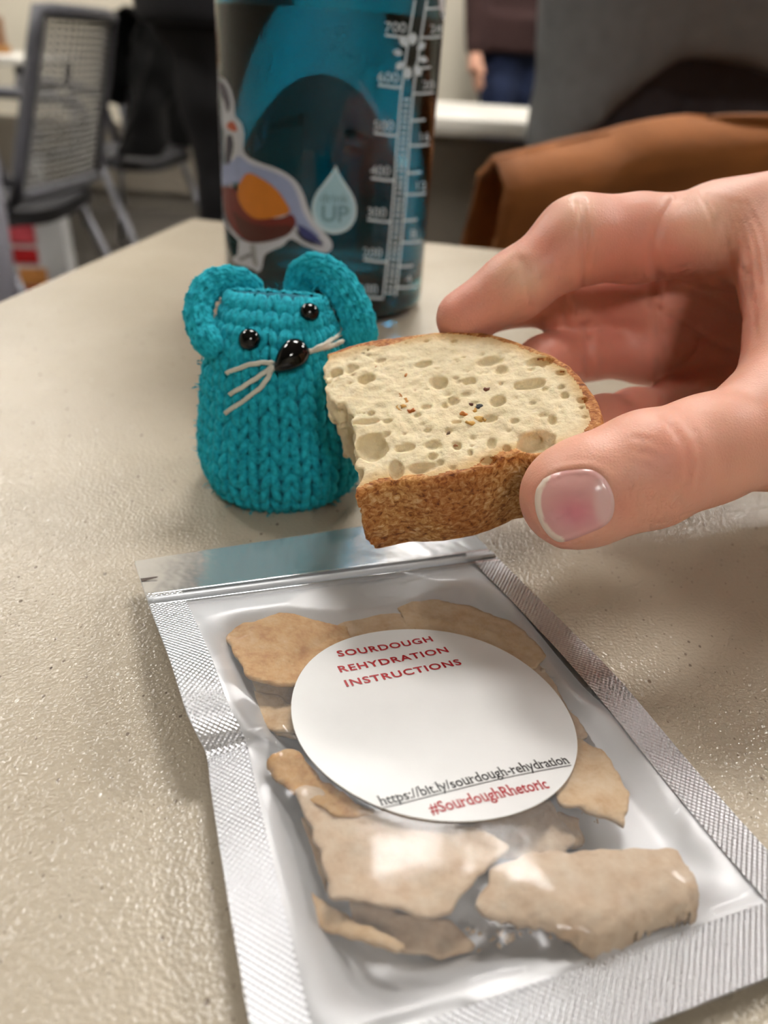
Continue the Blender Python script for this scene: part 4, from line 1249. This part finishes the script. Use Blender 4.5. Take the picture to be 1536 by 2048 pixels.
add('skin', v, f, M_skin, hand, col=c)
# thumbnail: curved plate over the nail bed
tree = BVHTree.FromPolygons([tuple(q) for q in v], [tuple(int(i) for i in q) for q in f])
cen = np.array([1152, 1012.0])
NK = tuple(np.linspace(0, 1, 24))
rings = [cen[None].repeat(len(npoly), 0) * (1 - k) + npoly * k for k in NK]
pts, cols = [], []
bed = np.array(lin((226, 172, 166))); white = np.array(lin((244, 230, 214))); lun = np.array(lin((228, 190, 188)))
for k, rg in zip(NK, rings):
    for q in rg:
        d = Vector(unit(ray(*q)))
        hit = tree.ray_cast(Vector(ORI), d)
        p = np.array(hit[0]) if hit[0] is not None else P(q[0], q[1], .141)
        n_ = np.array(hit[1]) if hit[0] is not None else -unit(ray(*q))
        pts.append(p - np.array(d) * (.0005 * (1 - ((q[1] - cen[1]) / 72) ** 2) * (1 - k ** 4) + .00085 - .00075 * max(0, (k - .88) / .12) ** 2))
        # free edge: white crescent on the tip side; lunula near the cuticle
        e = q - cen
        fe = smooth(7.5, 5, abs(seg_dist(q[None], np.array([(1092, 952), (1076, 975), (1072, 1010), (1080, 1046), (1098, 1070), (1120, 1083)]))[0] - 3))
        lu = smooth(48, 26, np.hypot((q[0] - 1226), (q[1] - 1000) * .62))
        pk = .85 * math.exp(-(((q[0] - 1150) / 48) ** 2 + ((q[1] - 1026) / 36) ** 2))
        cols.append(mixc(mixc(bed * (1 - pk) + np.array(lin((216, 124, 142))) * pk, float(lu) * .8, lun), float(fe) * .85, white))
n = len(npoly); f2 = []
for i in range(len(rings) - 1):
    for j in range(n):
        k = (j + 1) % n
        f2.append((i * n + j, i * n + k, (i + 1) * n + k, (i + 1) * n + j))
pts = np.array(pts)
# smooth the plate
for i in range(1, len(rings) - 1):
    blk = pts[i * n:(i + 1) * n]; pts[i * n:(i + 1) * n] = (np.roll(blk, 1, 0) + np.roll(blk, -1, 0) + 2 * blk) / 4
m, t, b, L = nt('nail')
at = node(t, 'ShaderNodeAttribute', attribute_name='tint'); L.new(at.outputs['Color'], b.inputs['Base Color'])
b.inputs['Roughness'].default_value = .2; b.inputs['Subsurface Weight'].default_value = .1; b.inputs['Subsurface Scale'].default_value = .002
b.inputs['Coat Weight'].default_value = .25; b.inputs['Coat Roughness'].default_value = .2
co = node(t, 'ShaderNodeTexCoord'); nz = node(t, 'ShaderNodeTexNoise', i_Scale=300.0); L.new(co.outputs['Object'], nz.inputs['Vector'])
bp = node(t, 'ShaderNodeBump', i_Strength=.06, i_Distance=.0003); L.new(nz.outputs['Fac'], bp.inputs['Height']); L.new(bp.outputs['Normal'], b.inputs['Normal'])
o = add('thumbnail', pts, f2, m, hand, col=np.array(cols))
o['label'] = 'pink thumbnail with a white free edge'

# ================================================================ knitted mouse
m, t, b, L = nt('teal_yarn')
co = node(t, 'ShaderNodeTexCoord')
n1 = node(t, 'ShaderNodeTexNoise', i_Scale=900.0, i_Detail=4.0); L.new(co.outputs['Object'], n1.inputs['Vector'])
r1 = ramp(t, [(.3, lin((14, 140, 162))), (.7, lin((44, 194, 212)))]); L.new(n1.outputs['Fac'], r1.inputs['Fac']); L.new(r1.outputs['Color'], b.inputs['Base Color'])
b.inputs['Roughness'].default_value = .85; b.inputs['Sheen Weight'].default_value = .35; b.inputs['Sheen Roughness'].default_value = .4
b.inputs['Sheen Tint'].default_value = (*lin((120, 220, 232)), 1); b.inputs['Specular IOR Level'].default_value = .2
n2 = node(t, 'ShaderNodeTexNoise', i_Scale=2600.0, i_Detail=3.0); L.new(co.outputs['Object'], n2.inputs['Vector'])
bp = node(t, 'ShaderNodeBump', i_Strength=.35, i_Distance=.0002); L.new(n2.outputs['Fac'], bp.inputs['Height']); L.new(bp.outputs['Normal'], b.inputs['Normal'])
M_yarn = m
M_core = plain('teal_core_gap_shade', (8, 104, 124), .95, var=.2, scale=300)  # darker than the yarn, so shade is painted into gaps between stitches
MC = np.array([-.0292, .1965, 0])
mouse = empty('knitted_mouse', tuple(MC))
tag(mouse, 'teal knitted toy mouse with black bead eyes in front of the bottle', 'toy')
zs = np.array([0, 2, 5, 10, 16, 23, 30, 37, 43, 47.5, 50.5, 52.0]) * mm
ax_ = np.array([15, 18.4, 20.6, 21.8, 21.4, 20.2, 19.2, 17.4, 15.4, 13.4, 12.2, 11.6]) * mm
ay_ = np.array([15, 18.4, 20.6, 21.8, 21.0, 19.6, 18.6, 16.8, 13.6, 9.0, 4.6, 2.0]) * mm
prof = spline(np.stack([zs, ax_, ay_], -1), 160)
plen = np.r_[0, np.cumsum(np.hypot(np.diff(prof[:, 0]), np.diff((prof[:, 1] + prof[:, 2]) / 2)))]
def mouse_surf(u, w):
    """u: 0..1 around, w: arc length along the profile (m)"""
    z = np.interp(w, plen, prof[:, 0]); a = np.interp(w, plen, prof[:, 1]); c = np.interp(w, plen, prof[:, 2])
    th = 2 * np.pi * u - np.pi / 2
    ct, st = np.cos(th), np.sin(th)
    e = 1 - .12 * smooth(.030, .055, z)
    lump = 1 + .02 * np.sin(3 * th + 1 + z * 60) + .012 * np.sin(5 * th - z * 110)
    x = a * np.sign(ct) * np.abs(ct) ** e * lump; y = c * np.sign(st) * np.abs(st) ** e * lump
    lean = .004 * (z / .056) ** 1.5
    return MC + np.stack([x - lean * .6, y + lean, z], -1)
def frame(surf, u, w, du=.002, dw=.0004):
    p = surf(u, w); tu = surf(u + du, w) - surf(u - du, w); tw = surf(u, w + dw) - surf(u, w - dw)
    tu /= np.linalg.norm(tu, axis=-1)[..., None] + 1e-12; tw /= np.linalg.norm(tw, axis=-1)[..., None] + 1e-12
    n = np.cross(tu, tw); n /= np.linalg.norm(n, axis=-1)[..., None] + 1e-12
    return p, n
def tube_fast(P_, Nn, r, n=6, closed=True):
    """P_ (m,3) path, Nn reference normals"""
    m_ = len(P_)
    T_ = (np.roll(P_, -1, 0) - np.roll(P_, 1, 0)) if closed else np.gradient(P_, axis=0)
    T_ /= np.linalg.norm(T_, axis=1)[:, None] + 1e-12
    B_ = np.cross(T_, Nn); B_ /= np.linalg.norm(B_, axis=1)[:, None] + 1e-12
    A_ = np.cross(B_, T_)
    th = np.linspace(0, 2 * np.pi, n, endpoint=False)
    v = (P_[:, None] + r * (A_[:, None] * np.cos(th)[None, :, None] + B_[:, None] * np.sin(th)[None, :, None])).reshape(-1, 3)
    i = np.arange(m_ if closed else m_ - 1); j = np.arange(n)
    I, J = np.meshgrid(i, j, indexing='ij'); K = (J + 1) % n; I2 = (I + 1) % m_
    f = np.stack([I * n + J, I * n + K, I2 * n + K, I2 * n + J], -1).reshape(-1, 4)
    return v, f
def knit(surf, w0, w1, ncol, nrow, rad, samples=9, sides=8, fat=1.0):
    """stocking stitch: every stitch is two plump yarn legs forming a V, tucked under the row above"""
    rowh = (w1 - w0) / nrow
    t_ = np.linspace(0, 1, samples)
    cc, rr_, ss = np.meshgrid(np.arange(ncol), np.arange(nrow), (-1, 1), indexing='ij')
    cc, rr_, ss = cc.ravel()[:, None], rr_.ravel()[:, None], ss.ravel()[:, None]
    j1 = RNG.normal(0, .03, cc.shape); j2 = RNG.normal(0, .05, cc.shape)
    u = (cc + .5 + j1 + ss * (.05 + .36 * t_ ** .8)) / ncol
    w = w0 + rowh * (rr_ + j2 + -.28 + 1.42 * t_)
    w = np.clip(w, w0 - rowh * .25, w1 + rowh * .25)
    p, n = frame(surf, u, w)
    lift = rad * (.9 * np.sin(np.pi * t_ ** .85) - .75 + .35 * t_)
    p = p + n * lift[None, :, None]
    r = rad * fat * (.42 + .62 * np.sin(np.pi * np.clip(t_ * .9 + .06, 0, 1)) ** .7)
    T_ = np.gradient(p, axis=1); T_ /= np.linalg.norm(T_, axis=-1)[..., None] + 1e-12
    B_ = np.cross(T_, n); B_ /= np.linalg.norm(B_, axis=-1)[..., None] + 1e-12
    A_ = np.cross(B_, T_)
    th = np.linspace(0, 2 * np.pi, sides, endpoint=False)
    v = p[:, :, None] + r[None, :, None, None] * (A_[:, :, None] * np.cos(th)[None, None, :, None] + B_[:, :, None] * np.sin(th)[None, None, :, None])
    m_ = v.shape[0]
    I, J = np.meshgrid(np.arange(samples - 1), np.arange(sides), indexing='ij'); K = (J + 1) % sides
    f0 = np.stack([I * sides + J, I * sides + K, (I + 1) * sides + K, (I + 1) * sides + J], -1).reshape(-1, 4)
    f = (f0[None] + (np.arange(m_) * samples * sides)[:, None, None]).reshape(-1, 4)
    return v.reshape(-1, 3), f
W1 = plen[-1]
v, f = knit(mouse_surf, .0006, W1 - .0002, 25, 15, .00115)
add('knit_body', v, f, M_yarn, mouse)
# dark inner core closes the gaps between the loops
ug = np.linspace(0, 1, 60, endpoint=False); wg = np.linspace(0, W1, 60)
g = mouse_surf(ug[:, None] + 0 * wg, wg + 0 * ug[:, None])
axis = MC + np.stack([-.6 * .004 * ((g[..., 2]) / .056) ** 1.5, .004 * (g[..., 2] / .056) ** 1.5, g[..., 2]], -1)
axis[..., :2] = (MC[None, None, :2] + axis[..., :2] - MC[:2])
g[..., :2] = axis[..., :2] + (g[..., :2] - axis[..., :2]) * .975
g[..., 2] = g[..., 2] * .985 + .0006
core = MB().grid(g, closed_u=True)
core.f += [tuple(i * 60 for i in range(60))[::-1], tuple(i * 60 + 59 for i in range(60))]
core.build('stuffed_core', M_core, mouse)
mtree = BVHTree.FromPolygons(core.v, core.f)
def mouse_hit(px, py):
    d = Vector(unit(ray(px, py))); h_ = mtree.ray_cast(Vector(ORI), d)
    return (np.array(h_[0]), np.array(h_[1])) if h_[0] is not None else (P(px, py, .2), -np.array(d))
# ears: curled knitted straps
def ear(px, wid, thick, cols, rows):
    c = arclen(spline(np.array([P(*q) for q in px]), 120), 120)
    s_ = np.r_[0, np.cumsum(np.linalg.norm(np.diff(c, axis=0), axis=1))]
    Ln = s_[-1]
    tg = np.gradient(c, axis=0); tg /= np.linalg.norm(tg, axis=1)[:, None]
    # strap width lies in depth and a little along the view, so that its broad side shows
    vd = np.array([unit(q - ORI) for q in c])
    wd = np.cross(tg, vd); wd /= np.linalg.norm(wd, axis=1)[:, None]
    nd = np.cross(wd, tg)
    def surf(u, w):
        w = np.clip(w, 0, Ln)
        def ip(a): return np.stack([np.interp(w, s_, a[:, k]) for k in range(3)], -1)
        p, a, b_ = ip(c), ip(wd), ip(nd)
        endr = np.sqrt(np.clip(1 - (1 - np.minimum(1, (Ln - w) / .0035)) ** 2, .06, 1))
        th = 2 * np.pi * u
        return p + a * (wid * np.cos(th) * (.8 + .2 * np.minimum(1, w / .006)) * endr)[..., None] + b_ * (thick * np.sin(th) * endr)[..., None]
    v, f = knit(surf, .0004, Ln - .0004, cols, rows, .00105)
    v = v
    o = add('ear', v, f, M_yarn, mouse)
    ug = np.linspace(0, 1, 24, endpoint=False); wg = np.linspace(0, Ln, 40)
    g = surf(ug[:, None] + 0 * wg, wg + 0 * ug[:, None])
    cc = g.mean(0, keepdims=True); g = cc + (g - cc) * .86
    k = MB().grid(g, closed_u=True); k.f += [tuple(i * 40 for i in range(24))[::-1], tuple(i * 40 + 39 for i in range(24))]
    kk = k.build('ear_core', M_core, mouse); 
    return o
ear([(512, 600, .214), (498, 574, .211), (462, 560, .206), (418, 572, .202), (397, 615, .199), (402, 655, .197), (418, 686, .195), (438, 704, .195)], .0029, .0018, 8, 10)
ear([(600, 600, .214), (602, 560, .212), (630, 540, .209), (672, 562, .206), (702, 605, .204), (718, 650, .203), (722, 700, .203)], .0038, .0018, 8, 11)
M_bead = plain('black_bead', (4, 4, 5), .08, var=.05, spec=.45, coat=.1)
def bead(name, px, py, r, rot=0.0, lift=.5):
    p, n = mouse_hit(px, py); n = n if n @ (ORI - p) > 0 else -n
    zx = n; xx = unit(RGT - (RGT @ zx) * zx); yy = np.cross(zx, xx)
    R_ = np.stack([xx, yy, zx], 1) @ rotz(rot)
    q = MB().ball((0, 0, 0), np.array(r) * mm, 28, 18)
    vv = np.array(q.v)
    if name == 'nose':     # teardrop: narrower towards its lower left
        k = .68 - .32 * np.clip(vv[:, 0] / (r[0] * mm), -1, 1) * -1
        vv[:, 1] *= np.clip(.80 + .26 * vv[:, 0] / (r[0] * mm), .3, 1.1)
    q.v = [tuple(a) for a in (vv @ R_.T + p + n * (r[2] * lift + 1.3) * mm)]
    return q.build(name, M_bead, mouse)
bead('eye', 504, 686, (2.75, 2.75, 2.3), 0, .35)
bead('eye', 616, 634, (2.45, 2.45, 2.0), 0, .35)
bead('nose', 580, 720, (5.0, 4.2, 3.4), math.radians(45), .5)
M_whisker = plain('white_whisker_yarn', (222, 220, 206), .9, var=.1, scale=400, bump=.3, bscale=1500)
def whisker(pts):
    q = []
    for k, (a, b_, l) in enumerate(pts):
        p, n = mouse_hit(a, b_); n = n if n @ (ORI - p) > 0 else -n
        q.append(p + n * l * mm)
    q = spline(q, 20)
    mb = MB()
    for s in range(3):   # three twisted plies
        a = np.linspace(0, 7, len(q)) + s * 2.1
        tw = np.stack([np.cos(a), 0 * a, np.sin(a)], -1) * .00028
        mb.tube(q + tw, np.linspace(.00042, .00034, len(q)), 6)
    return mb.build('whisker', M_whisker, mouse)
whisker([(548, 728, 1.8), (510, 732, 2.6), (466, 747, 2.6)])
whisker([(548, 735, 1.8), (515, 760, 2.6), (472, 788, 2.6)])
whisker([(548, 738, 1.8), (525, 775, 2.4), (464, 824, 2.4)])
whisker([(612, 708, 1.8), (640, 692, 2.6), (672, 668, 2.6)])
whisker([(612, 706, 1.8), (645, 698, 2.6), (686, 682, 2.8)])
# loose fibres standing off the yarn
fz = []
ff = []
nn = 0
for k in range(800):
    u, w = RNG.random(), RNG.random() * W1
    p, n = frame(mouse_surf, np.array([u]), np.array([w])); p, n = p[0], n[0]
    d = unit(n + RNG.normal(0, .7, 3)); s = unit(np.cross(d, RNG.normal(0, 1, 3)))
    l = (.0008 + .0012 * RNG.random()); r = .000012
    p = p + n * .0013
    q = [p - s * r, p + s * r, p + d * l * .6 + RNG.normal(0, .0002, 3), p + d * l + n * .0002 + RNG.normal(0, .0005, 3)]
    fz += [tuple(a) for a in q]; ff += [(nn, nn + 1, nn + 2), (nn + 1, nn + 3, nn + 2)]; nn += 4
o = add('yarn_fuzz', np.array(fz), ff, M_yarn, mouse); o['kind'] = 'stuff'

# ================================================================ water bottle
BO = np.array([-.0365, .386, 0]); BR = .047
btl = empty('water_bottle', tuple(BO))
tag(btl, 'teal see-through water bottle with bird sticker and white volume scale', 'bottle')
m, t, b, L = nt('teal_plastic')
b.inputs['Base Color'].default_value = (*lin((44, 170, 196)), 1)
b.inputs['Transmission Weight'].default_value = 1.0; b.inputs['IOR'].default_value = 1.45; b.inputs['Roughness'].default_value = .03
co = node(t, 'ShaderNodeTexCoord'); nz = node(t, 'ShaderNodeTexNoise', i_Scale=25.0); L.new(co.outputs['Object'], nz.inputs['Vector'])
bp = node(t, 'ShaderNodeBump', i_Strength=.05, i_Distance=.001); L.new(nz.outputs['Fac'], bp.inputs['Height']); L.new(bp.outputs['Normal'], b.inputs['Normal'])
M_teal = m
m, t, b, L = nt('water')
b.inputs['Base Color'].default_value = (.85, .97, 1, 1); b.inputs['Transmission Weight'].default_value = 1; b.inputs['IOR'].default_value = 1.33; b.inputs['Roughness'].default_value = 0
M_water = m
R = BR
outer = [(.0, .0035), (R * .55, .0030), (R * .74, .0006), (R * .86, .0003), (R * .95, .0035), (R * .99, .009), (R, .016), (R, .150), (R * .985, .160), (R * .92, .172), (R * .80, .182), (R * .70, .187), (R * .68, .190), (R * .68, .205)]
inner_ = [(R * .68 - .0025, .205), (R * .68 - .0025, .190), (R * .80 - .003, .179), (R * .92 - .003, .169), (R - .0025, .150), (R - .0025, .016), (R * .96 - .0025, .010), (R * .85, .0055), (R * .5, .0062), (.0, .0066)]
prf = np.vstack([spline(outer[:8], 46), spline(outer[7:], 20)[1:], inner_[:4], spline(inner_[4:], 40)])
prf[:, 0] = np.maximum(prf[:, 0], 1e-5)
MB().lathe(prf, BO, 96, cap0=True, cap1=True).build('bottle_body', M_teal, btl)
wp = [(1e-5, .0064), (R * .5, .0060), (R * .85, .0053), (R * .96 - .0023, .0098), (R - .0023, .016), (R - .0023, .1185), (1e-5, .1185)]
MB().lathe(np.vstack([spline(wp[:5], 40), wp[5:]]), BO, 96).build('water', M_water, btl)
M_lid = plain('dark_teal_lid', (18, 74, 88), .4, var=.05)
MB().lathe([(R * .74, .190), (R * .76, .192), (R * .76, .218), (R * .72, .222), (1e-5, .223)], BO, 64).build('lid', M_lid, btl)
MB().tube(BO + np.array(spline([(-R * .74, 0, .205), (-R * .8, 0, .232), (-R * .3, 0, .25), (R * .3, 0, .25), (R * .8, 0, .232), (R * .74, 0, .205)], 30)), .0045, 10).build('carry_loop', M_lid, btl)

def on_bottle(px, py, lift=.0001):
    d = ray(px, py); o_ = ORI - BO; rr_ = BR + lift
    a = d[0] ** 2 + d[1] ** 2; b_ = 2 * (o_[0] * d[0] + o_[1] * d[1]); c = o_[0] ** 2 + o_[1] ** 2 - rr_ ** 2
    q = b_ * b_ - 4 * a * c
    if q < 0: tq = -b_ / (2 * a)
    else: tq = (-b_ - math.sqrt(q)) / (2 * a)
    p = ORI + d * tq
    w = p[:2] - BO[:2]; p[:2] = BO[:2] + w / np.linalg.norm(w) * rr_
    return p
def bottle_poly(name, px, mat, parent, lift=.00015, step=7):
    """filled outline lying on the curved wall"""
    pl = np.asarray(px, float)
    pl = arclen(np.vstack([pl, pl[:1]]), max(24, int(np.linalg.norm(np.diff(np.vstack([pl, pl[:1]]), axis=0), axis=1).sum() / step)))[:-1]
    bm = bmesh.new()
    vs = [bm.verts.new((a, b_, 0)) for a, b_ in pl]
    bm.faces.new(vs)
    bmesh.ops.triangulate(bm, faces=bm.faces[:])
    for _ in range(2):
        long_ = [e for e in bm.edges if e.calc_length() > 14]
        if long_: bmesh.ops.subdivide_edges(bm, edges=long_, cuts=1); bmesh.ops.triangulate(bm, faces=bm.faces[:])
    bm.verts.index_update()
    v = np.array([on_bottle(q.co.x, q.co.y, lift) for q in bm.verts]); f = [tuple(q.index for q in k.verts) for k in bm.faces]
    # face outwards
    bm.free()
    f = [k if np.cross(v[k[1]] - v[k[0]], v[k[2]] - v[k[0]]) @ (v[k[0]] - BO * [1, 1, 0] - [0, 0, v[k[0]][2]]) > 0 else k[::-1] for k in f]
    return add(name, v, f, mat, parent, flat=True)
def bottle_text(name, s, px, py, size, mat, parent, lift=.00018, ang=0.0, sx_=1.0, bold=0.0, center=False):
    v, f = text_mesh(s, bold)
    if center: v[:, 0] -= (v[:, 0].min() + v[:, 0].max()) / 2
    ca, sa = math.cos(ang), math.sin(ang)
    q = np.array([on_bottle(px + size * (a * sx_ * ca - b_ * sa), py - size * (a * sx_ * sa + b_ * ca), lift) for a, b_, _ in v])
    return add(name, q, f, mat, parent, flat=True)
def bspl(pts, n=60): return spline(list(pts) + [pts[0]], n)[:-1]
M_print = plain('white_print', (196, 212, 224), .5, var=.04)
# scale: double spine, ticks and numbers
spine = [(800, 0), (797, 110), (800, 200), (797, 260), (792, 330), (786, 400), (781, 460), (776, 530), (772, 592)]
sp = spline([(842, 0), (832, 60), (822, 130), (814, 190), (806, 290), (800, 380), (792, 470), (785, 540), (779, 592)], 40)
sc_ = empty('volume_scale', tuple(BO)); sc_.parent = btl; sc_.location = (0, 0, 0)
def stroke(name, pts, w, parent=sc_):
    pts = np.asarray(pts, float); t_ = np.gradient(pts, axis=0); t_ /= np.linalg.norm(t_, axis=1)[:, None]
    n_ = np.stack([-t_[:, 1], t_[:, 0]], -1)
    a, c = pts + n_ * w / 2, pts - n_ * w / 2
    g = np.array([[on_bottle(*q, .00016) for q in a], [on_bottle(*q, .00016) for q in c]])
    return MB().grid(g).build(name, M_print, parent, flat=True)
stroke('spine_line', sp + (-12, 0), 4); stroke('spine_line', sp + (12, 0), 4)
for k, (y, s) in enumerate(((72, '700'), (172, '600'), (268, '500'), (358, '400'), (441, '300'), (521, '200'), (594, '100'))):
    x = np.interp(y, sp[:, 1], sp[:, 0])
    stroke('tick', spline([(x - 60, y - 2), (x - 30, y + 2), (x - 12, y + 3)], 8), 5)
    bottle_text('number', s, x - 62, y - 8, 30 - k * .8, M_print, sc_, ang=-.03)
for k, (y, s) in enumerate(((14, None), (72, '24'), (133, None), (184, '20'), (238, None), (288, '16'), (343, None), (386, '12'), (438, None), (482, '8'), (530, None), (572, '4'))):
    x = np.interp(y, sp[:, 1], sp[:, 0]); ln = 40 if s else 28
    stroke('tick', spline([(x + 12, y + 3), (x + 12 + ln / 2, y + 3), (x + 12 + ln, y + 1)], 8), 4.5)
    if s: bottle_text('number', s, x + 30, y - 6, 24, M_print, sc_, ang=.02)
# row of tiny letter-like rungs along the spine
for y in np.arange(200, 590, 11.0):
    x = np.interp(y, sp[:, 1], sp[:, 0])
    stroke('rung', [(x - 6, y), (x, y + 1.5 * math.sin(y)), (x + 6, y)], 4.5)
# ring of eight petals
for k in range(8):
    a = k * math.pi / 4 + .2
    c = np.array([821, 112]); d = np.array([math.cos(a), math.sin(a) * 1.35]); n_ = np.array([-d[1], d[0]])
    o_ = c + d * 27
    bottle_poly('petal', bspl([o_ + d * 9, o_ + n_ * 6.5, o_ - d * 11, o_ - n_ * 6.5], 20), M_print, sc_, .00022)

# water-drop sticker
M_drop = plain('pale_blue_sticker', (158, 198, 214), .45, var=.03)
M_dropline = plain('pale_rim', (190, 214, 226), .45, var=.03)
drop = [(672, 330), (678, 346), (692, 368), (706, 390), (713, 414), (710, 440), (695, 460), (670, 468), (645, 461), (629, 442), (623, 416), (630, 390), (646, 368), (663, 346)]
ds = bottle_poly('drop_sticker', bspl(drop, 80), M_dropline, btl, .00015)
ds['label'] = 'pale blue drop-shaped sticker'
cd = np.array([669, 408])
bottle_poly('drop_face', bspl([tuple(cd + (np.array(q) - cd) * .86) for q in drop], 80), M_drop, ds, .0003)
M_dt = plain('grey_blue_print', (104, 140, 158), .5)
bottle_text('lettering', 'drink', 669, 405, 26, M_dt, ds, .00045, ang=-.03, center=True, bold=.01)
bottle_text('lettering', 'UP', 670, 443, 46, M_dt, ds, .00045, ang=-.03, center=True, bold=.02)

# quail sticker with a white cut line
M_st = plain('sticker_white', (196, 200, 210), .4, var=.03)
quail = [(437, 152), (450, 158), (462, 180), (468, 205), (470, 232), (482, 245), (488, 268), (486, 295), (494, 312), (520, 325), (560, 340), (590, 360), (606, 385), (618, 420), (634, 450), (655, 472), (665, 488), (660, 502), (645, 505), (610, 492), (582, 478), (565, 492), (540, 502), (528, 512), (524, 535), (516, 545), (505, 538), (470, 525), (466, 515), (490, 506), (496, 492), (475, 478), (455, 455), (443, 420), (439, 380), (437, 330), (436, 260)]
qs = bottle_poly('bird_sticker', bspl(quail, 140), M_st, btl, .00015, 6)
qs['label'] = 'quail sticker with white outline, orange wing and blue-grey back'
def qp(name, pts, rgb, lift, n=60): return bottle_poly(name, bspl(pts, n), plain('quail_' + name, rgb, .45, var=.08, scale=200), qs, lift, 6)
qp('back', [(444, 330), (462, 318), (480, 312), (500, 328), (540, 342), (576, 360), (594, 388), (606, 424), (622, 452), (640, 474), (600, 462), (585, 440), (520, 380), (470, 365), (446, 372)], (150, 162, 200), .0003)
qp('breast', [(443, 372), (470, 378), (486, 400), (520, 432), (560, 436), (582, 428), (592, 446), (575, 470), (545, 480), (510, 486), (488, 480), (465, 458), (450, 425)], (112, 34, 28), .0004)
qp('belly', [(464, 420), (490, 440), (530, 452), (570, 450), (585, 458), (566, 474), (530, 484), (500, 484), (480, 466)], (78, 30, 24), .00045)
qp('wing', [(476, 372), (488, 352), (500, 346), (525, 358), (552, 378), (570, 402), (580, 424), (560, 432), (530, 438), (508, 436), (488, 420), (476, 396)], (206, 122, 34), .00055)
qp('tail', [(592, 448), (608, 454), (626, 466), (642, 482), (648, 490), (628, 484), (604, 472)], (56, 62, 118), .00055, 40)
qp('tail_dark', [(590, 458), (608, 470), (630, 486), (646, 493), (622, 488), (600, 476)], (44, 40, 46), .0005, 40)  # darker printed band along the lower edge of the tail
qp('crest', [(438, 162), (448, 168), (456, 186), (460, 210), (455, 226), (449, 205), (440, 185)], (70, 66, 84), .0004, 40)
qp('cap', [(452, 250), (462, 242), (470, 248), (474, 262), (466, 262), (456, 258)], (190, 88, 56), .0004, 30)
qp('face', [(453, 272), (464, 270), (468, 284), (464, 312), (456, 330), (450, 322), (451, 296)], (52, 50, 66), .0004, 30)
qp('neck_band', [(464, 268), (474, 270), (478, 288), (474, 306), (466, 322), (462, 318), (468, 296)], (206, 208, 214), .00045, 30)
qp('leg', [(500, 490), (510, 490), (512, 512), (516, 532), (508, 530), (502, 512)], (148, 148, 152), .0003, 30)
qp('foot', [(476, 517), (492, 510), (500, 506), (502, 512), (490, 518), (480, 522)], (104, 104, 110), .0003, 24)
# curled sticker edge at the right side of the bottle
M_st2 = plain('white_sticker_edge', (214, 216, 224), .4, var=.03)
o = bottle_poly('white_sticker', bspl([(883, -30), (888, -10), (889, 15), (891, 34), (887, 40), (881, 26), (878, 0), (878, -22)], 40), M_st2, btl, .0003)
